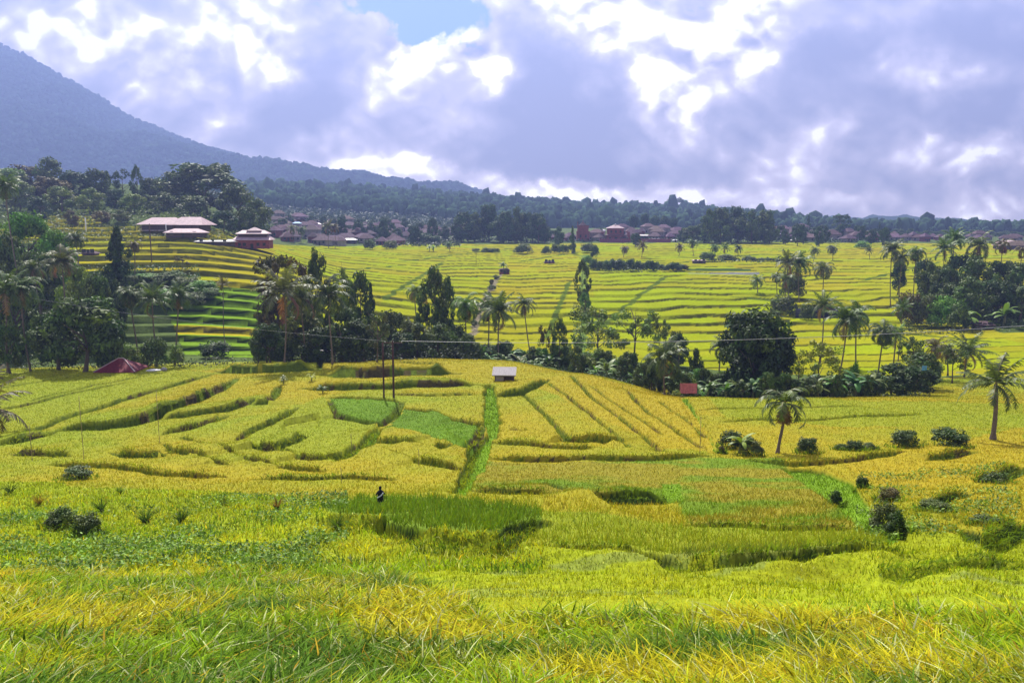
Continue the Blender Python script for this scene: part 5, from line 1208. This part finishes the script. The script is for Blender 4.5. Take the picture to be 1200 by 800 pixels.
def wire(p, q, sag, r, label, z=0):
    m = MB(); n = 28; pts = [(p[0] + (q[0] - p[0]) * t, p[1] + (q[1] - p[1]) * t, p[2] + (q[2] - p[2]) * t - 4 * sag * t * (1 - t)) for t in np.linspace(0, 1, n)]
    m.tube(pts, [r] * n, 5); o = m.build('power_line', M['cable'], None, smooth=True); tag(o, label, 'power line', 'wires from the paired poles')
def pt(u, v, D): return ((bearing(u, v) - 600) / F_PX * D, D, z_of(v, D))
wire((b[0] + 1.2, b[1], b[2] - .05), pt(1330, 372, 90), 1.2, .026, 'grey wire running from the paired poles across the great dark tree')
wire((b[0] - 1.0, b[1], b[2] - .05), pt(-60, 330, 150), 1.2, .012, 'grey wire running from the paired poles towards the thicket')
# scarecrow in the rice
x, D = unproj(446, 593); z = float(ground_z([x], [D])[0]); e = empty('scarecrow', (x, D, z), .3); e.scale = (.62, .62, .62); tag(e, 'small dark scarecrow with a pale strap standing in the rice above the dark green bank', 'scarecrow')
zt_ = (z_of(569, D) - z) / .62
MB().tube([(0, 0, -.4), (0, 0, zt_ - .2)], [.04, .04], 6).build('stick', M['wood'], e)
m = MB(); m.tube([(0, 0, zt_ - 1.5), (.02, 0, zt_ - 1.0), (0, 0, zt_ - .6), (0, 0, zt_ - .42), (0, 0, zt_ - .38)], [.30, .26, .27, .16, .08], 12); m.tube([(-.42, 0, zt_ - .85), (-.2, 0, zt_ - .55), (.2, 0, zt_ - .55), (.42, 0, zt_ - .85)], [.06, .10, .10, .06], 8); m.build('coat', M['blackcloth'], e, smooth=True)
m = MB(); m.tube([(0, 0, zt_ - .38), (0, 0, zt_ - .32), (0, 0, zt_ - .2), (0, 0, zt_ - .08), (0, 0, zt_)], [.05, .11, .14, .11, .03], 10); m.build('head', M['blackcloth'], e, smooth=True)
m = MB(); m.tube([(-.3, -.2, zt_ - 1.05), (0, -.31, zt_ - .85), (.26, -.2, zt_ - .62)], [.06, .06, .05], 6); m.build('strap', M['white'], e)
# ------------------------------------------------------------------ sky, sun, air
SUN_EL, SUN_AZ = math.radians(50), math.radians(-14)               # azimuth from straight ahead, negative to the left
W = bpy.data.worlds.new('World'); sc.world = W; W.use_nodes = True; nt = W.node_tree; nt.nodes.clear(); W.cycles.sampling_method = 'MANUAL'; W.cycles.sample_map_resolution = 512; N = nt.nodes.new; L = nt.links.new
out = N('ShaderNodeOutputWorld'); bg = N('ShaderNodeBackground'); sky = N('ShaderNodeTexSky'); sky.sky_type = 'NISHITA'; sky.sun_disc = False
sky.sun_elevation = SUN_EL; sky.sun_rotation = SUN_AZ % (2 * PI); sky.altitude = 600; sky.air_density = 1.0; sky.dust_density = .6; sky.ozone_density = 1.5
def val(x):
    n = N('ShaderNodeValue'); n.outputs[0].default_value = x; return n.outputs[0]
def ma(op, a, b=None, c=None, clamp=False):
    n = N('ShaderNodeMath'); n.operation = op; n.use_clamp = clamp
    for i, q in enumerate((a, b, c)):
        if q is None: continue
        if isinstance(q, (int, float)): n.inputs[i].default_value = q
        else: L(q, n.inputs[i])
    return n.outputs[0]
tc = N('ShaderNodeTexCoord'); sx = N('ShaderNodeSeparateXYZ'); L(tc.outputs['Generated'], sx.inputs[0])
yy = ma('MAXIMUM', ma('ABSOLUTE', sx.outputs['Y']), .08); S = ma('DIVIDE', sx.outputs['X'], yy); Tn = ma('DIVIDE', sx.outputs['Z'], yy)
def combine(a, b, c=0.0):
    n = N('ShaderNodeCombineXYZ')
    for i, q in enumerate((a, b, c)):
        if isinstance(q, (int, float)): n.inputs[i].default_value = q
        else: L(q, n.inputs[i])
    return n.outputs[0]
def noise(vec, scale, detail=8, rough=.55, lac=2.0, dist=0.0):
    n = N('ShaderNodeTexNoise'); n.inputs['Scale'].default_value = scale; n.inputs['Detail'].default_value = detail; n.inputs['Roughness'].default_value = rough; n.inputs['Distortion'].default_value = dist
    L(vec, n.inputs['Vector']); return n.outputs['Fac']
base = combine(S, ma('MULTIPLY', Tn, 1.5))
# warp
wx = noise(combine(S, Tn, 3.1), 6, 8, .62); wy = noise(combine(S, Tn, 7.7), 6, 8, .62)
S2 = ma('ADD', S, ma('MULTIPLY', ma('SUBTRACT', wx, .5), .16)); T2 = ma('ADD', Tn, ma('MULTIPLY', ma('SUBTRACT', wy, .5), .12))
def blob(u, v, ru, rv):
    """soft bump centred on a direction of the sky"""
    b_ = (v - 400) / F_PX; s0 = ((u - 600) / F_PX) / (CP - b_ * SP); t0 = -float(v2t(v))
    dx = ma('MULTIPLY', ma('SUBTRACT', S2, s0), F_PX / ru); dy = ma('MULTIPLY', ma('SUBTRACT', T2, t0), F_PX / rv)
    return ma('EXPONENT', ma('MULTIPLY', ma('ADD', ma('MULTIPLY', dx, dx), ma('MULTIPLY', dy, dy)), -1.0))
LIT = [(60, 30, 80, 28, .5), (110, 70, 50, 20, .35), (270, 25, 70, 45, .55), (310, 60, 30, 40, .35), (480, 60, 80, 30, .75), (560, 85, 40, 25, .7), (600, 5, 60, 16, .4), (690, 20, 50, 32, .75), (785, 130, 50, 38, .7), (740, 80, 40, 40, .5), (830, 50, 90, 40, .7), (880, 20, 90, 24, .4),
       (930, 165, 60, 45, .42), (1080, 90, 70, 26, .42), (1060, 20, 70, 20, .3), (1160, 165, 60, 14, .35), (1120, 210, 28, 22, .35), (490, 120, 50, 20, .35), (400, 165, 60, 26, .25), (250, 120, 60, 20, .3), (170, 60, 40, 30, .35), (660, 222, 190, 13, .55), (420, 206, 120, 12, .4), (900, 232, 120, 10, .3), (1170, 240, 70, 14, .22), (540, 160, 60, 30, .2)]
DRK = [(765, 52, 26, 18, .5), (712, 72, 22, 26, .4), (860, 82, 40, 14, .3), (812, 14, 34, 10, .3), (520, 100, 26, 14, .4), (300, 20, 14, 30, .3), (400, 60, 60, 38, .45), (230, 80, 50, 28, .3), (640, 110, 60, 60, .55), (660, 175, 90, 30, .4), (880, 130, 60, 40, .4), (960, 60, 60, 34, .45), (1010, 130, 60, 60, .35), (1150, 130, 60, 30, .3), (1150, 40, 60, 50, .3), (560, 195, 120, 18, .3), (340, 140, 60, 30, .3), (150, 20, 50, 15, .2), (1030, 220, 70, 20, .2), (370, 110, 50, 20, .25)]
BLU = [(505, 28, 66, 30, 2.2), (445, 3, 80, 14, 1.8), (760, 3, 50, 9, .9), (840, 2, 40, 8, .6), (1195, 30, 30, 60, .35)]
def total(lst):
    acc = None
    for u, v, a_, b_, w in lst:
        t = ma('MULTIPLY', blob(u, v, a_, b_), w); acc = t if acc is None else ma('ADD', acc, t)
    return acc
lit, drk, blu = total(LIT), total(DRK), total(BLU)
v1 = combine(S, ma('MULTIPLY', Tn, 1.35), 0.0)
v2 = combine(ma('ADD', S, -.012), ma('ADD', ma('MULTIPLY', Tn, 1.35), .03), 0.0)

def billow(vec):
    acc = None
    for sc_, w in ((7, .5), (15, .3), (33, .2)):
        t = ma('MULTIPLY', ma('ABSOLUTE', ma('SUBTRACT', noise(vec, sc_, 0, .5), .5)), 4.4 * w); acc = t if acc is None else ma('ADD', acc, t)
    return acc
n1 = ma('ADD', ma('MULTIPLY', noise(v1, 8, 7, .6), .6), ma('MULTIPLY', billow(v1), .4)); n2 = ma('ADD', ma('MULTIPLY', noise(v2, 8, 7, .6), .6), ma('MULTIPLY', billow(v2), .4)); n4 = n1
relief = ma('MULTIPLY', ma('SUBTRACT', n1, n2), 3.0)
f = ma('ADD', .38, ma('SUBTRACT', ma('MULTIPLY', lit, 1.28), ma('MULTIPLY', drk, .85))); f = ma('ADD', f, ma('MULTIPLY', relief, .28)); f = ma('ADD', f, ma('MULTIPLY', ma('SUBTRACT', n1, .44), .5)); f = ma('ADD', f, ma('MULTIPLY', ma('SUBTRACT', noise(combine(S2, T2, 5.0), 3.2, 4, .5), .5), .9))
hi = ma('MULTIPLY', ma('SUBTRACT', f, .5), 2.2, clamp=True); f = ma('ADD', f, ma('MULTIPLY', hi, ma('SUBTRACT', ma('MULTIPLY', relief, 1.1), .12)))
ramp = N('ShaderNodeValToRGB'); cr = ramp.color_ramp; L(f, ramp.inputs[0])
cr.elements[0].position = 0.0; cr.elements[0].color = (.21, .19, .225, 1); cr.elements[1].position = 1.0; cr.elements[1].color = (1.12, 1.05, 1.04, 1)
for p, c in ((.22, (.285, .255, .29)), (.42, (.40, .35, .38)), (.60, (.58, .50, .53)), (.82, (.80, .72, .74))): e_ = cr.elements.new(p); e_.color = (*c, 1)
# cover: full cloud near the horizon in front, breaking up overhead and behind
cov = ma('SUBTRACT', ma('ADD', 1.6, ma('MULTIPLY', ma('SUBTRACT', n1, .45), 3.2)), blu)
high = ma('MULTIPLY', ma('SUBTRACT', Tn, .34), 3.0, clamp=True); cov = ma('SUBTRACT', cov, ma('MULTIPLY', high, 1.0)); cov = ma('SUBTRACT', cov, ma('MULTIPLY', ma('MULTIPLY', sx.outputs['Y'], -4.0, clamp=True), .6))
cov = ma('MULTIPLY', ma('SUBTRACT', cov, .35), 3.0, clamp=True)
skyb = N('ShaderNodeMix'); skyb.data_type = 'RGBA'; skyb.blend_type = 'MULTIPLY'; skyb.inputs[0].default_value = 1; L(sky.outputs[0], skyb.inputs[6]); skyb.inputs[7].default_value = (.40, .52, .80, 1)
cl = N('ShaderNodeMix'); cl.data_type = 'RGBA'; cl.blend_type = 'MULTIPLY'; cl.inputs[0].default_value = 1; L(ramp.outputs[0], cl.inputs[6]); CLB = 10.0; cl.inputs[7].default_value = (CLB, CLB, CLB, 1)
mx = N('ShaderNodeMix'); mx.data_type = 'RGBA'; L(cov, mx.inputs[0]); L(skyb.outputs[2], mx.inputs[6]); L(cl.outputs[2], mx.inputs[7])
L(mx.outputs[2], bg.inputs['Color']); bg.inputs['Strength'].default_value = .1; L(bg.outputs[0], out.inputs[0])

sd = bpy.data.lights.new('sun', 'SUN'); sd.energy = 5.0; sd.angle = math.radians(.55); sd.color = (1, .95, .86)
so = bpy.data.objects.new('sun', sd); COL.objects.link(so)
sdir = Vector((math.sin(SUN_AZ) * math.cos(SUN_EL), math.cos(SUN_AZ) * math.cos(SUN_EL), math.sin(SUN_EL)))
so.rotation_euler = sdir.to_track_quat('Z', 'Y').to_euler(); so.location = (0, 0, 60)

# the air: one closed box of even haze
hm, hnt, HN = newmat('haze'); ho = HN('ShaderNodeOutputMaterial'); pv = HN('ShaderNodeVolumePrincipled')
pv.inputs['Color'].default_value = (.37, .50, 1.0, 1); pv.inputs['Density'].default_value = HAZE; pv.inputs['Anisotropy'].default_value = .35
hnt.links.new(pv.outputs[0], ho.inputs['Volume'])
zlo = min(float(Z.min()), float(hz.min()), float(mz.min())) - 1; zhi = max(float(mz.max()), float(hz.max())) + 30
o = MB().box(-4600, 4600, -60, 3960, zlo, zhi).build('haze', hm); tag(o, 'thin bluish haze filling the valley up to the mountain', 'haze', None, 'stuff')
# sub-base of the ground behind and beside the view
zb = float(Z.min()) - .5

sc.view_settings.view_transform = 'Standard'; sc.view_settings.look = 'None'; sc.view_settings.exposure = EXPO; sc.view_settings.gamma = 1; sc.view_settings.use_curve_mapping = False
cy = sc.cycles; cy.max_bounces = 5; cy.diffuse_bounces = 2; cy.glossy_bounces = 2; cy.transmission_bounces = 3; cy.volume_bounces = 0; cy.transparent_max_bounces = 4
try:
    cy.use_denoising = True; cy.denoiser = 'OPENIMAGEDENOISE'; cy.denoising_input_passes = 'RGB_ALBEDO_NORMAL'
except Exception: pass
